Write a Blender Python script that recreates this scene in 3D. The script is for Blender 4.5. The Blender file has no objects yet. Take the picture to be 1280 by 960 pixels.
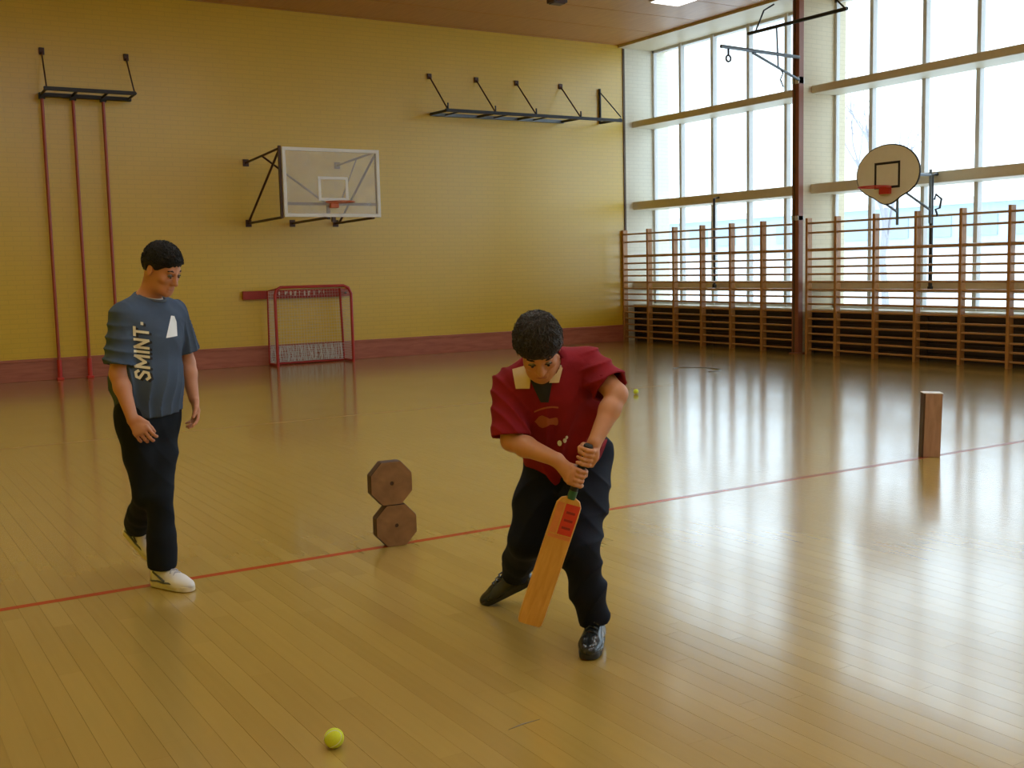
import bpy, bmesh, math, random
import numpy as np
from mathutils import Matrix, Vector
from mathutils.bvhtree import BVHTree

random.seed(7)
np.random.seed(7)
scene = bpy.context.scene
COL = scene.collection

# ------------------------------------------------------------------ camera
cam_data = bpy.data.cameras.new('camera')
cam = bpy.data.objects.new('camera', cam_data)
COL.objects.link(cam)
cam_data.sensor_width = 36.0
cam_data.lens = 39.04
cam_data.clip_end = 400
cam.matrix_world = Matrix(((0.85139, 0.07444, -0.51922, 0.0),
                           (-0.52401, 0.07701, -0.84822, 0.0),
                           (-0.02316, 0.99425, 0.10457, 1.6),
                           (0, 0, 0, 1)))
scene.camera = cam

# ------------------------------------------------------------------ overcast sky, exposure
world = bpy.data.worlds.new('overcast_sky')
scene.world = world
world.use_nodes = True
bg = world.node_tree.nodes['Background']
bg.inputs[0].default_value = (0.70, 0.86, 1.0, 1)
bg.inputs[1].default_value = 1.65
vs = scene.view_settings
vs.view_transform = 'Standard'
vs.look = 'None'
vs.exposure = 1.2
vs.gamma = 1
vs.use_curve_mapping = False
scene.cycles.use_denoising = True
scene.cycles.denoising_input_passes = 'RGB_ALBEDO_NORMAL'
scene.cycles.max_bounces = 10
scene.cycles.diffuse_bounces = 6
scene.cycles.transparent_max_bounces = 12
scene.cycles.caustics_reflective = False
scene.cycles.caustics_refractive = False
scene.cycles.sample_clamp_indirect = 6.0

# room: back wall y=18.7, window recess from x=14.3 to the glass at x=15.1, left wall x=-0.7, rear wall y=-8, ceiling z=6.08
YB, XW, XL, YF, ZC = 18.7, 14.30, -0.7, -8.0, 6.08
XG = 15.10                       # plane of the window frames
XR = 14.52                       # front of the deep cross beams and radiator covers
# window bays: list of the mullion positions along y; thin fins stand between the bays
BAYS = [[18.70, 17.79, 16.83, 15.83, 14.86, 13.86],
        [13.74, 12.92, 11.87, 10.89, 9.92, 8.95],
        [8.83, 7.86, 6.89, 5.92, 4.95, 3.98],
        [3.86, 2.89, 1.92, 0.95, -0.02, -0.99],
        [-1.11, -2.08, -3.05, -4.02, -4.99, -5.96]]
ZSILL, ZTOP = 0.76, 6.02
RAILS = [(1.06, 1.24), (2.73, 2.90), (4.42, 4.55)]

for b in BAYS:                   # sky portals in the window openings (help the sampler only)
    ld = bpy.data.lights.new('window_portal', 'AREA')
    ld.shape = 'RECTANGLE'
    ld.size = b[0] - b[-1]
    ld.size_y = ZTOP - ZSILL
    ld.cycles.is_portal = True
    lo = bpy.data.objects.new('window_portal', ld)
    COL.objects.link(lo)
    lo.location = (XG + 0.12, (b[0] + b[-1]) / 2, (ZTOP + ZSILL) / 2)
    lo.rotation_euler = (math.pi / 2, 0, math.pi / 2)


# ================================================================== helpers
def new_mat(name):
    m = bpy.data.materials.new(name)
    m.use_nodes = True
    nt = m.node_tree
    return m, nt, nt.nodes['Principled BSDF']


def N(nt, kind, **kw):
    n = nt.nodes.new(kind)
    for k, v in kw.items():
        setattr(n, k, v)
    return n


def mat(name, color, rough=0.5, metal=0.0, var=0.12, scale=12.0, bump=0.0, bscale=60.0, spec=0.5, stretch=(1, 1, 1), coat=0.0):
    """plain painted / stained surface: colour with a little procedural variation and relief"""
    m, nt, p = new_mat(name)
    tc = N(nt, 'ShaderNodeTexCoord')
    mp = N(nt, 'ShaderNodeMapping')
    mp.inputs['Scale'].default_value = stretch
    nt.links.new(tc.outputs['Object'], mp.inputs[0])
    no = N(nt, 'ShaderNodeTexNoise')
    no.inputs['Scale'].default_value = scale
    no.inputs['Detail'].default_value = 4
    nt.links.new(mp.outputs[0], no.inputs['Vector'])
    rp = N(nt, 'ShaderNodeMix', data_type='RGBA')
    c = Vector(color)
    rp.inputs[6].default_value = (*(c * (1 - var)), 1)
    rp.inputs[7].default_value = (*(c * (1 + var)), 1)
    nt.links.new(no.outputs['Fac'], rp.inputs[0])
    nt.links.new(rp.outputs[2], p.inputs['Base Color'])
    p.inputs['Roughness'].default_value = rough
    p.inputs['Metallic'].default_value = metal
    p.inputs['Specular IOR Level'].default_value = spec
    p.inputs['Coat Weight'].default_value = coat
    if bump:
        n2 = N(nt, 'ShaderNodeTexNoise')
        n2.inputs['Scale'].default_value = bscale
        nt.links.new(mp.outputs[0], n2.inputs['Vector'])
        bp = N(nt, 'ShaderNodeBump')
        bp.inputs['Strength'].default_value = bump
        bp.inputs['Distance'].default_value = 0.01
        nt.links.new(n2.outputs['Fac'], bp.inputs['Height'])
        nt.links.new(bp.outputs[0], p.inputs['Normal'])
    return m


def brick_mat(name, c1, c2, rough, bump, axis):
    """painted brickwork: courses show as relief only"""
    m, nt, p = new_mat(name)
    tc = N(nt, 'ShaderNodeTexCoord')
    sp = N(nt, 'ShaderNodeSeparateXYZ')
    cb = N(nt, 'ShaderNodeCombineXYZ')
    nt.links.new(tc.outputs['Object'], sp.inputs[0])
    if axis is None:
        sm = N(nt, 'ShaderNodeMath', operation='ADD')
        nt.links.new(sp.outputs[0], sm.inputs[0])
        nt.links.new(sp.outputs[1], sm.inputs[1])
        nt.links.new(sm.outputs[0], cb.inputs[0])
    else:
        nt.links.new(sp.outputs[axis], cb.inputs[0])
    nt.links.new(sp.outputs[2], cb.inputs[1])
    br = N(nt, 'ShaderNodeTexBrick')
    br.inputs['Scale'].default_value = 1.0
    br.inputs['Brick Width'].default_value = 0.25
    br.inputs['Row Height'].default_value = 0.075
    br.inputs['Mortar Size'].default_value = 0.006
    br.inputs['Color1'].default_value = (1, 1, 1, 1)
    br.inputs['Color2'].default_value = (0.93, 0.93, 0.93, 1)
    br.inputs['Mortar'].default_value = (0.75, 0.75, 0.75, 1)
    nt.links.new(cb.outputs[0], br.inputs['Vector'])
    no = N(nt, 'ShaderNodeTexNoise')
    no.inputs['Scale'].default_value = 1.1
    no.inputs['Detail'].default_value = 6
    nt.links.new(tc.outputs['Object'], no.inputs['Vector'])
    mx = N(nt, 'ShaderNodeMix', data_type='RGBA')
    mx.inputs[6].default_value = (*c1, 1)
    mx.inputs[7].default_value = (*c2, 1)
    nt.links.new(no.outputs['Fac'], mx.inputs[0])
    mu = N(nt, 'ShaderNodeMix', data_type='RGBA', blend_type='MULTIPLY')
    mu.inputs[0].default_value = 0.45
    nt.links.new(mx.outputs[2], mu.inputs[6])
    nt.links.new(br.outputs['Color'], mu.inputs[7])
    nt.links.new(mu.outputs[2], p.inputs['Base Color'])
    p.inputs['Roughness'].default_value = rough
    bp = N(nt, 'ShaderNodeBump')
    bp.inputs['Strength'].default_value = bump
    bp.inputs['Distance'].default_value = 0.006
    nt.links.new(br.outputs['Color'], bp.inputs['Height'])
    nt.links.new(bp.outputs[0], p.inputs['Normal'])
    return m


def wood_mat(name, c1, c2, rough=0.4, grain=(1, 1, 14), scale=3.0, coat=0.0, bump=0.05):
    m, nt, p = new_mat(name)
    tc = N(nt, 'ShaderNodeTexCoord')
    mp = N(nt, 'ShaderNodeMapping')
    mp.inputs['Scale'].default_value = grain
    nt.links.new(tc.outputs['Object'], mp.inputs[0])
    no = N(nt, 'ShaderNodeTexNoise')
    no.inputs['Scale'].default_value = scale
    no.inputs['Detail'].default_value = 7
    no.inputs['Distortion'].default_value = 0.6
    nt.links.new(mp.outputs[0], no.inputs['Vector'])
    rp = N(nt, 'ShaderNodeValToRGB')
    rp.color_ramp.elements[0].position = 0.33
    rp.color_ramp.elements[0].color = (*c1, 1)
    rp.color_ramp.elements[1].position = 0.68
    rp.color_ramp.elements[1].color = (*c2, 1)
    nt.links.new(no.outputs['Fac'], rp.inputs[0])
    nt.links.new(rp.outputs[0], p.inputs['Base Color'])
    p.inputs['Roughness'].default_value = rough
    p.inputs['Coat Weight'].default_value = coat
    bp = N(nt, 'ShaderNodeBump')
    bp.inputs['Strength'].default_value = bump
    bp.inputs['Distance'].default_value = 0.004
    nt.links.new(no.outputs['Fac'], bp.inputs['Height'])
    nt.links.new(bp.outputs[0], p.inputs['Normal'])
    return m


class MB:
    """collects verts / faces for ONE mesh object"""
    def __init__(self):
        self.v = []
        self.f = []

    def add(self, vs, fs):
        o = len(self.v)
        self.v += [tuple(x) for x in vs]
        self.f += [tuple(i + o for i in q) for q in fs]
        return self

    def box(self, lo, hi):
        x0, y0, z0 = lo
        x1, y1, z1 = hi
        vs = [(x0, y0, z0), (x1, y0, z0), (x1, y1, z0), (x0, y1, z0), (x0, y0, z1), (x1, y0, z1), (x1, y1, z1), (x0, y1, z1)]
        return self.add(vs, [(0, 3, 2, 1), (4, 5, 6, 7), (0, 1, 5, 4), (1, 2, 6, 5), (2, 3, 7, 6), (3, 0, 4, 7)])

    def tube(self, pts, r, n=8, closed=False):
        pts = [Vector(p) for p in pts]
        rr = r if isinstance(r, (list, tuple)) else [r] * len(pts)
        rings = []
        prev = None
        for i, p in enumerate(pts):
            if closed:
                t = pts[(i + 1) % len(pts)] - pts[i - 1]
            else:
                t = pts[min(i + 1, len(pts) - 1)] - pts[max(i - 1, 0)]
            t.normalize()
            if prev is None:
                up = Vector((0, 0, 1)) if abs(t.z) < 0.9 else Vector((1, 0, 0))
                a = t.cross(up).normalized()
            else:
                a = (prev - t * prev.dot(t)).normalized()
            b = t.cross(a)
            prev = a
            rings.append([p + (a * math.cos(2 * math.pi * k / n) + b * math.sin(2 * math.pi * k / n)) * rr[i] for k in range(n)])
        vs = [v for ring in rings for v in ring]
        fs = []
        m = len(pts)
        for i in range(m if closed else m - 1):
            j = (i + 1) % m
            for k in range(n):
                k2 = (k + 1) % n
                fs.append((i * n + k, i * n + k2, j * n + k2, j * n + k))
        if not closed:
            fs.append(tuple(reversed(range(n))))
            fs.append(tuple((m - 1) * n + k for k in range(n)))
        return self.add(vs, fs)

    def prism(self, poly, axis, t0, t1):
        """extrude a 2-D polygon along axis (0,1,2)"""
        n = len(poly)
        def P(q, t):
            c = [q[0], q[1]]
            c.insert(axis, t)
            return tuple(c)
        vs = [P(q, t0) for q in poly] + [P(q, t1) for q in poly]
        fs = [tuple(range(n - 1, -1, -1)), tuple(range(n, 2 * n))]
        for i in range(n):
            j = (i + 1) % n
            fs.append((i, j, n + j, n + i))
        return self.add(vs, fs)

    def mesh(self, name, smooth=False):
        me = bpy.data.meshes.new(name)
        me.from_pydata(self.v, [], self.f)
        bm = bmesh.new()
        bm.from_mesh(me)
        bmesh.ops.recalc_face_normals(bm, faces=bm.faces)
        bm.to_mesh(me)
        bm.free()
        if smooth:
            me.polygons.foreach_set('use_smooth', [True] * len(me.polygons))
            me.set_sharp_from_angle(angle=math.radians(40))
        return me

    def build(self, name, material, parent=None, smooth=False, bevel=0.0):
        o = link(name, self.mesh(name, smooth), material, parent)
        if bevel:
            b = o.modifiers.new('bevel', 'BEVEL')
            b.width = bevel
            b.segments = 2
            b.limit_method = 'ANGLE'
        return o


def link(name, me, material=None, parent=None):
    o = bpy.data.objects.new(name, me)
    COL.objects.link(o)
    if material and me is not None and not len(me.materials):
        me.materials.append(material)
    if parent:
        o.parent = parent
    return o


def empty(name, loc=(0, 0, 0)):
    o = bpy.data.objects.new(name, None)
    o.empty_display_size = 0.1
    COL.objects.link(o)
    o.location = loc
    return o


def tag(o, label=None, cat=None, group=None, kind=None):
    if label: o['label'] = label
    if cat: o['category'] = cat
    if group: o['group'] = group
    if kind: o['kind'] = kind
    return o


def rel(o, lo):
    """box corners relative to an empty"""
    return tuple(a - b for a, b in zip(lo, o.location))


# ================================================================== materials
M = {}
M['wall_yellow'] = brick_mat('yellow_gloss_paint', (0.66, 0.43, 0.016), (0.71, 0.47, 0.024), 0.32, 0.06, 0)
M['wall_yellow'].node_tree.nodes['Principled BSDF'].inputs['Specular IOR Level'].default_value = 1.0
M['wall_white'] = brick_mat('cream_painted_brick', (0.72, 0.68, 0.56), (0.77, 0.73, 0.61), 0.5, 0.5, None)
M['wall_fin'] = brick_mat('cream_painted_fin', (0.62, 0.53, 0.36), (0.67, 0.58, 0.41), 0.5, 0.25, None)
M['wall_cream'] = mat('cream_plaster', (0.60, 0.55, 0.42), 0.55, var=0.06, scale=2, bump=0.05)
M['ceiling'] = wood_mat('stained_ceiling_boards', (0.42, 0.19, 0.040), (0.50, 0.235, 0.055), 0.4, (14, 1, 1), 2.0)
M['baseboard'] = wood_mat('red_brown_plinth', (0.36, 0.105, 0.060), (0.46, 0.150, 0.090), 0.42, (1, 8, 8), 2.5)
M['trim_dark'] = mat('dark_brown_trim', (0.09, 0.05, 0.02), 0.5)
M['frame'] = mat('white_window_paint', (0.62, 0.62, 0.62), 0.45, var=0.05)
M['rail'] = mat('cream_window_rail', (0.66, 0.60, 0.46), 0.5, var=0.06)
M['radiator'] = mat('dark_brown_grille', (0.035, 0.018, 0.014), 0.5, var=0.3)
M['bars_wood'] = wood_mat('varnished_bar_wood', (0.33, 0.14, 0.035), (0.46, 0.22, 0.06), 0.38, (6, 6, 1), 6.0, coat=0.2)
M['rung_wood'] = wood_mat('varnished_rung_wood', (0.36, 0.18, 0.06), (0.48, 0.27, 0.10), 0.36, (6, 1, 6), 6.0, coat=0.2)
M['pole_brown'] = mat('red_brown_steel', (0.25, 0.085, 0.045), 0.4, var=0.15)
M['steel_dark'] = mat('dark_steel', (0.022, 0.022, 0.026), 0.45, metal=0.3)
M['steel_grey'] = mat('grey_steel', (0.16, 0.18, 0.20), 0.4, metal=0.5)
M['climb_red'] = mat('red_brown_climbing_pole', (0.36, 0.055, 0.018), 0.35, var=0.15)
M['arm_brown'] = mat('dark_brown_steel', (0.06, 0.022, 0.012), 0.45)
M['board_frame'] = mat('white_board_frame', (0.78, 0.78, 0.76), 0.4, var=0.04)
M['hoop_orange'] = mat('orange_hoop', (0.50, 0.11, 0.03), 0.4)
M['hoop_red'] = mat('red_hoop', (0.55, 0.035, 0.02), 0.4)
M['fan_board'] = mat('cream_fan_board', (0.80, 0.76, 0.60), 0.45, var=0.05)
M['black_paint'] = mat('black_line_paint', (0.015, 0.012, 0.01), 0.5)
M['goal_red'] = mat('red_goal_paint', (0.42, 0.03, 0.025), 0.35, var=0.15)
M['beam_red'] = mat('red_painted_beam', (0.34, 0.022, 0.010), 0.42, var=0.2)
M['net'] = mat('grey_white_net', (0.62, 0.60, 0.58), 0.8)
M['white_paint'] = mat('white_lettering', (0.72, 0.66, 0.60), 0.5)
M['octagon'] = wood_mat('worn_brown_plywood', (0.17, 0.080, 0.030), (0.25, 0.125, 0.050), 0.5, (3, 3, 3), 4.0)
M['octagon_edge'] = mat('dark_wood_edge', (0.055, 0.022, 0.008), 0.55)
M['board_wood'] = wood_mat('red_brown_board', (0.27, 0.145, 0.085), (0.37, 0.21, 0.13), 0.5, (5, 5, 1), 5.0)
M['ball'] = mat('yellow_green_felt', (0.60, 0.68, 0.035), 0.9, var=0.1, scale=200, bump=0.4, bscale=900)
M['ball_seam'] = mat('pale_ball_seam', (0.75, 0.78, 0.55), 0.8)
M['line_red'] = mat('red_floor_line', (0.36, 0.045, 0.012), 0.22, var=0.2, scale=4)
M['line_faint'] = mat('worn_brown_floor_line', (0.42, 0.25, 0.085), 0.22, var=0.2, scale=4)
M['line_dark'] = mat('dark_floor_mark', (0.12, 0.09, 0.05), 0.3)
M['subfloor'] = mat('dark_joint', (0.31, 0.20, 0.048), 0.7)


def floor_material():
    """varnished strip parquet: each strip its own tone (mesh attribute), fine grain along the strip"""
    m, nt, p = new_mat('varnished_floor_strip')
    at = N(nt, 'ShaderNodeAttribute', attribute_name='tone')
    tc = N(nt, 'ShaderNodeNewGeometry')
    mp = N(nt, 'ShaderNodeMapping')
    mp.inputs['Scale'].default_value = (38, 1.6, 1)
    nt.links.new(tc.outputs['Position'], mp.inputs[0])
    no = N(nt, 'ShaderNodeTexNoise')
    no.inputs['Scale'].default_value = 1.0
    no.inputs['Detail'].default_value = 6
    nt.links.new(mp.outputs[0], no.inputs['Vector'])
    ad = N(nt, 'ShaderNodeMath', operation='MULTIPLY_ADD')
    ad.inputs[1].default_value = 0.55
    nt.links.new(no.outputs['Fac'], ad.inputs[0])
    ml = N(nt, 'ShaderNodeMath', operation='MULTIPLY')
    ml.inputs[1].default_value = 0.5
    nt.links.new(at.outputs['Fac'], ml.inputs[0])
    nt.links.new(ml.outputs[0], ad.inputs[2])
    rp = N(nt, 'ShaderNodeValToRGB')
    e = rp.color_ramp.elements
    e[0].position = 0.15
    e[0].color = (0.345, 0.225, 0.052, 1)
    e[1].position = 0.9
    e[1].color = (0.400, 0.270, 0.068, 1)
    nt.links.new(ad.outputs[0], rp.inputs[0])
    nt.links.new(rp.outputs[0], p.inputs['Base Color'])
    # varnish: worn gloss, slow waviness of the boards
    n3 = N(nt, 'ShaderNodeTexNoise')
    n3.inputs['Scale'].default_value = 1.3
    n3.inputs['Detail'].default_value = 3
    nt.links.new(tc.outputs['Position'], n3.inputs['Vector'])
    mr = N(nt, 'ShaderNodeMapRange')
    mr.inputs['To Min'].default_value = 0.16
    mr.inputs['To Max'].default_value = 0.26
    nt.links.new(n3.outputs['Fac'], mr.inputs['Value'])
    nt.links.new(mr.outputs[0], p.inputs['Roughness'])
    m2 = N(nt, 'ShaderNodeMapping')
    m2.inputs['Scale'].default_value = (9, 2.2, 1)
    nt.links.new(tc.outputs['Position'], m2.inputs[0])
    n4 = N(nt, 'ShaderNodeTexNoise')
    n4.inputs['Scale'].default_value = 1.0
    n4.inputs['Detail'].default_value = 3
    nt.links.new(m2.outputs[0], n4.inputs['Vector'])
    bp = N(nt, 'ShaderNodeBump')
    bp.inputs['Strength'].default_value = 0.25
    bp.inputs['Distance'].default_value = 0.003
    nt.links.new(n4.outputs['Fac'], bp.inputs['Height'])
    nt.links.new(bp.outputs[0], p.inputs['Normal'])
    p.inputs['Specular IOR Level'].default_value = 0.5
    p.inputs['Coat Weight'].default_value = 0.7
    p.inputs['Coat IOR'].default_value = 1.5
    p.inputs['Coat Roughness'].default_value = 0.13
    b2 = N(nt, 'ShaderNodeBump')
    b2.inputs['Strength'].default_value = 0.12
    b2.inputs['Distance'].default_value = 0.003
    nt.links.new(n4.outputs['Fac'], b2.inputs['Height'])
    nt.links.new(b2.outputs[0], p.inputs['Coat Normal'])
    return m


M['floor'] = floor_material()


def glass_material():
    m = bpy.data.materials.new('window_glass')
    m.use_nodes = True
    nt = m.node_tree
    nt.nodes.clear()
    out = N(nt, 'ShaderNodeOutputMaterial')
    tr = N(nt, 'ShaderNodeBsdfTransparent')
    tr.inputs[0].default_value = (0.97, 0.985, 0.98, 1)
    gl = N(nt, 'ShaderNodeBsdfGlossy')
    gl.inputs['Roughness'].default_value = 0.02
    mx = N(nt, 'ShaderNodeMixShader')
    lw = N(nt, 'ShaderNodeLayerWeight')          # same from both sides of the thin pane
    lw.inputs[0].default_value = 0.5
    pw = N(nt, 'ShaderNodeMath', operation='POWER')
    pw.inputs[1].default_value = 4.0
    ma = N(nt, 'ShaderNodeMath', operation='MULTIPLY_ADD')
    ma.inputs[1].default_value = 0.5
    ma.inputs[2].default_value = 0.03
    nt.links.new(lw.outputs['Facing'], pw.inputs[0])
    nt.links.new(pw.outputs[0], ma.inputs[0])
    nt.links.new(ma.outputs[0], mx.inputs[0])
    nt.links.new(tr.outputs[0], mx.inputs[1])
    nt.links.new(gl.outputs[0], mx.inputs[2])
    nt.links.new(mx.outputs[0], out.inputs[0])
    return m


M['glass'] = glass_material()


def acrylic_material():
    m = bpy.data.materials.new('scratched_acrylic')
    m.use_nodes = True
    nt = m.node_tree
    nt.nodes.clear()
    out = N(nt, 'ShaderNodeOutputMaterial')
    tr = N(nt, 'ShaderNodeBsdfTransparent')
    df = N(nt, 'ShaderNodeBsdfPrincipled')
    df.inputs['Base Color'].default_value = (0.72, 0.70, 0.66, 1)
    df.inputs['Roughness'].default_value = 0.15
    no = N(nt, 'ShaderNodeTexNoise')
    no.inputs['Scale'].default_value = 3
    tc = N(nt, 'ShaderNodeTexCoord')
    nt.links.new(tc.outputs['Object'], no.inputs['Vector'])
    mr = N(nt, 'ShaderNodeMapRange')
    mr.inputs['To Min'].default_value = 0.14
    mr.inputs['To Max'].default_value = 0.42
    nt.links.new(no.outputs['Fac'], mr.inputs['Value'])
    mx = N(nt, 'ShaderNodeMixShader')
    nt.links.new(mr.outputs[0], mx.inputs[0])
    nt.links.new(tr.outputs[0], mx.inputs[1])
    nt.links.new(df.outputs[0], mx.inputs[2])
    nt.links.new(mx.outputs[0], out.inputs[0])
    return m


M['acrylic'] = acrylic_material()


# ================================================================== the hall
def build_hall():
    # floor: dark bed below, varnished strips laid along y on it
    fl = MB().box((XL, YF, -0.12), (XG, YB, -0.022)).build('floor', M['subfloor'])
    tag(fl, 'varnished yellow wooden strip floor of the sports hall', kind='structure')
    w, gap = 0.092, 0.0007
    lens = [1.7, 2.1, 2.5]
    variants = {}

    def strip_geo(L, gap=gap, c=0.0004):
        hw = w / 2 - gap / 2
        prof = [(-hw, -0.022), (-hw, -c), (-hw + c, 0.0), (hw - c, 0.0), (hw, -c), (hw, -0.022)]
        vs = [(x, 0, z) for x, z in prof] + [(x, L - gap, z) for x, z in prof]
        fs = [(i, i + 6, i + 7, i + 1) for i in range(5)] + [(0, 1, 2, 3, 4, 5), (11, 10, 9, 8, 7, 6)]
        return vs, fs

    for li, L in enumerate(lens):
        for tv in range(8):
            vs, fs = strip_geo(L)
            me = bpy.data.meshes.new('floor_strip')
            me.from_pydata(vs, [], fs)
            a = me.attributes.new('tone', 'FLOAT', 'POINT')
            a.data.foreach_set('value', [tv / 7.0] * len(vs))
            me.materials.append(M['floor'])
            variants[(li, tv)] = me
    strips = []
    rng = random.Random(11)
    x = XL + w / 2
    while x < XG - 0.05:
        y = YF - rng.random() * 2
        while y < YB:
            li = rng.randrange(3)
            strips.append((x, y, li, rng.randrange(8), rng.gauss(0, 0.0009), lens[li]))
            y += lens[li]
        x += w
    R = np.array(cam.matrix_world)[:3, :3]
    def seen(s):
        for yy in (s[1], s[1] + s[5] / 2, s[1] + s[5]):
            q = R.T @ np.array([s[0], yy, -1.6])
            if q[2] < -0.5:
                px, py = q[0] / -q[2] * 1388, q[1] / -q[2] * 1388
                if abs(px) < 640 and abs(py) < 480:
                    return True
        return False
    vis = sorted([s for s in strips if seen(s)], key=lambda s: s[0] ** 2 + (s[1] + s[5] / 2) ** 2)
    near = set(vis[:300])
    rv, rf, rt = [], [], []
    for s in strips:
        x, y, li, tv, tilt, L = s
        if s in near:
            o = link('plank', variants[(li, tv)], None, fl)
            o.location = (x, y, 0)
            o.rotation_euler = (0, tilt, 0)
        else:
            vs, fs = strip_geo(L, 0.0002, 0.0002)
            n0 = len(rv)
            for a, b, c in vs:
                rv.append((x + a, min(y + b, YB), c - a * tilt))
            rf += [tuple(i + n0 for i in q) for q in fs]
            rt += [tv / 7.0] * len(vs)
    me = bpy.data.meshes.new('planks')
    me.from_pydata(rv, [], rf)
    a = me.attributes.new('tone', 'FLOAT', 'POINT')
    a.data.foreach_set('value', rt)
    me.materials.append(M['floor'])
    tag(link('planking', me, None, fl), kind='stuff')
    # painted lines
    zl0, zl1 = -0.001, 0.0012
    MB().box((XL, 5.775, zl0), (XW - 0.4, 5.825, zl1)).build('court_line', M['line_red'], fl)['label'] = 'long red line painted across the floor'
    MB().box((1.2, 11.38, zl0), (9.5, 11.41, zl1)).build('court_line', M['line_faint'], fl)['label'] = 'faint worn line nearer the back wall'
    MB().tube([(11.05 + 0.32 * math.cos(t), 12.75 + 0.42 * math.sin(t), 0.0) for t in np.linspace(-1.9, 1.9, 24)], 0.012, 6).build('floor_ring_mark', M['line_dark'], fl)['label'] = 'small dark curved mark on the floor'
    d = Vector((0.136, 0.006)).normalized()
    MB().prism([(1.905, 3.190), (1.975, 3.200), (2.045, 3.2035), (1.975, 3.208)], 2, zl0, 0.0013).build('scuff_mark', M['line_dark'], fl)['label'] = 'thin dark scuff on the floor'

    o = MB().box((XL - 0.3, YB, -0.1), (XW, YB + 0.3, ZC + 0.3)).build('wall_back', M['wall_yellow'])
    tag(o, 'yellow painted end wall of the hall', kind='structure')
    o = MB().box((XL - 0.3, YF - 0.3, -0.1), (XL, YB + 0.3, ZC + 0.3)).build('wall_left', M['wall_yellow'])
    tag(o, kind='structure')
    o = MB().box((XL - 0.3, YF - 0.3, -0.1), (XW + 0.9, YF, ZC + 0.3)).build('wall_front', M['wall_yellow'])
    tag(o, kind='structure')
    o = MB().box((XL - 0.3, YF - 0.3, ZC), (14.19, YB + 0.3, ZC + 0.3)).build('ceiling', M['ceiling'])
    tag(o, 'orange brown wooden ceiling', kind='structure')
    # ceiling boards: shallow battens along x
    k = 0
    y = YF + 0.4
    while y < YB - 0.1:
        b = MB().box((XL, y, ZC - 0.012), (14.18, y + 1.17, ZC)).build('panel', M['ceiling'], o)
        y += 1.19
    # plinth, two boards with a shadow joint
    bb = MB().box((XL, YB - 0.035, 0.0), (14.30, YB, 0.30)).box((XL, YB - 0.05, 0.30), (14.30, YB, 0.345)).build('baseboard_back', M['baseboard'], bevel=0.004)
    tag(bb, 'red brown wooden plinth along the yellow wall', kind='structure')
    tag(MB().box((14.285, YB - 0.02, 0.345), (14.33, YB, ZC - 0.07)).build('trim_1', M['trim_dark']), 'dark strip in the corner beside the windows', kind='structure')

    # window wall: deep recess with cream brick jamb, fins between the bays, parapet and soffit
    wr = MB()
    wr.box((XW, YB, -0.1), (XG + 0.4, YB + 0.3, ZC + 0.3))
    for i in range(4):
        wr.box((XW, BAYS[i + 1][0], -0.1), (XG + 0.25, BAYS[i][-1], ZTOP))
    wr.box((XW, YF - 0.3, -0.1), (XG + 0.25, BAYS[-1][-1], ZTOP))
    wr.box((XG - 0.02, YF, -0.1), (XG + 0.25, YB, ZSILL - 0.04))
    wr.box((14.19, YF, ZTOP), (XG + 0.3, YB, ZC + 0.3))
    wo = wr.build('wall_right', M['wall_white'])
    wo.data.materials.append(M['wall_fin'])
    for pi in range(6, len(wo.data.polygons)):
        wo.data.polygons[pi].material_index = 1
    tag(wo, 'cream brick window wall with a deep recess before the glass', kind='structure')

    for i, b in enumerate(BAYS):
        win = empty('window_%d' % (i + 1), (XG, (b[0] + b[-1]) / 2, ZSILL))
        tag(win, ['tall window bay nearest the yellow wall', 'tall window bay behind the round basketball board', None, None, None][i], kind='structure')
        def W(lo, hi):
            return MB().box(rel(win, lo), rel(win, hi))
        # sill and the three deep cross rails
        W((XR - 0.01, b[-1], ZSILL - 0.04), (XG + 0.06, b[0], ZSILL)).build('sill', M['rail'], win, bevel=0.006)
        for z0, z1 in RAILS:
            W((XR, b[-1], z0), (XG + 0.03, b[0], z1)).build('rail', M['rail'], win, bevel=0.012)
        # outer frame
        f = MB()
        for (lo, hi) in [((XG - 0.03, b[0] - 0.05, ZSILL), (XG + 0.05, b[0], ZTOP)), ((XG - 0.03, b[-1], ZSILL), (XG + 0.05, b[-1] + 0.05, ZTOP)),
                         ((XG - 0.03, b[-1], ZTOP - 0.05), (XG + 0.05, b[0], ZTOP)), ((XG - 0.03, b[-1], ZSILL), (XG + 0.05, b[0], ZSILL + 0.04))]:
            f.box(rel(win, lo), rel(win, hi))
        f.build('frame', M['frame'], win)
        for ym in b[1:-1]:
            W((XG - 0.06, ym - 0.036, ZSILL), (XG + 0.05, ym + 0.036, ZTOP)).build('mullion', M['frame'], win, bevel=0.004)
        zz = [ZSILL] + [z for r in RAILS for z in r] + [ZTOP]
        for r in range(4):
            for k in range(5):
                ya, yb2 = b[k + 1] + 0.037, b[k] - 0.037
                if yb2 - ya < 0.08:
                    ya, yb2 = b[k + 1] + 0.051, b[k] - 0.037
                if k == 0:
                    yb2 = b[k] - 0.051
                if k == 4:
                    ya = b[k + 1] + 0.051
                W((XG + 0.006, ya, zz[2 * r] + (0.04 if r == 0 else 0)), (XG + 0.012, yb2, zz[2 * r + 1] - (0.05 if r == 3 else 0))).build('pane', M['glass'], win)


build_hall()


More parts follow.
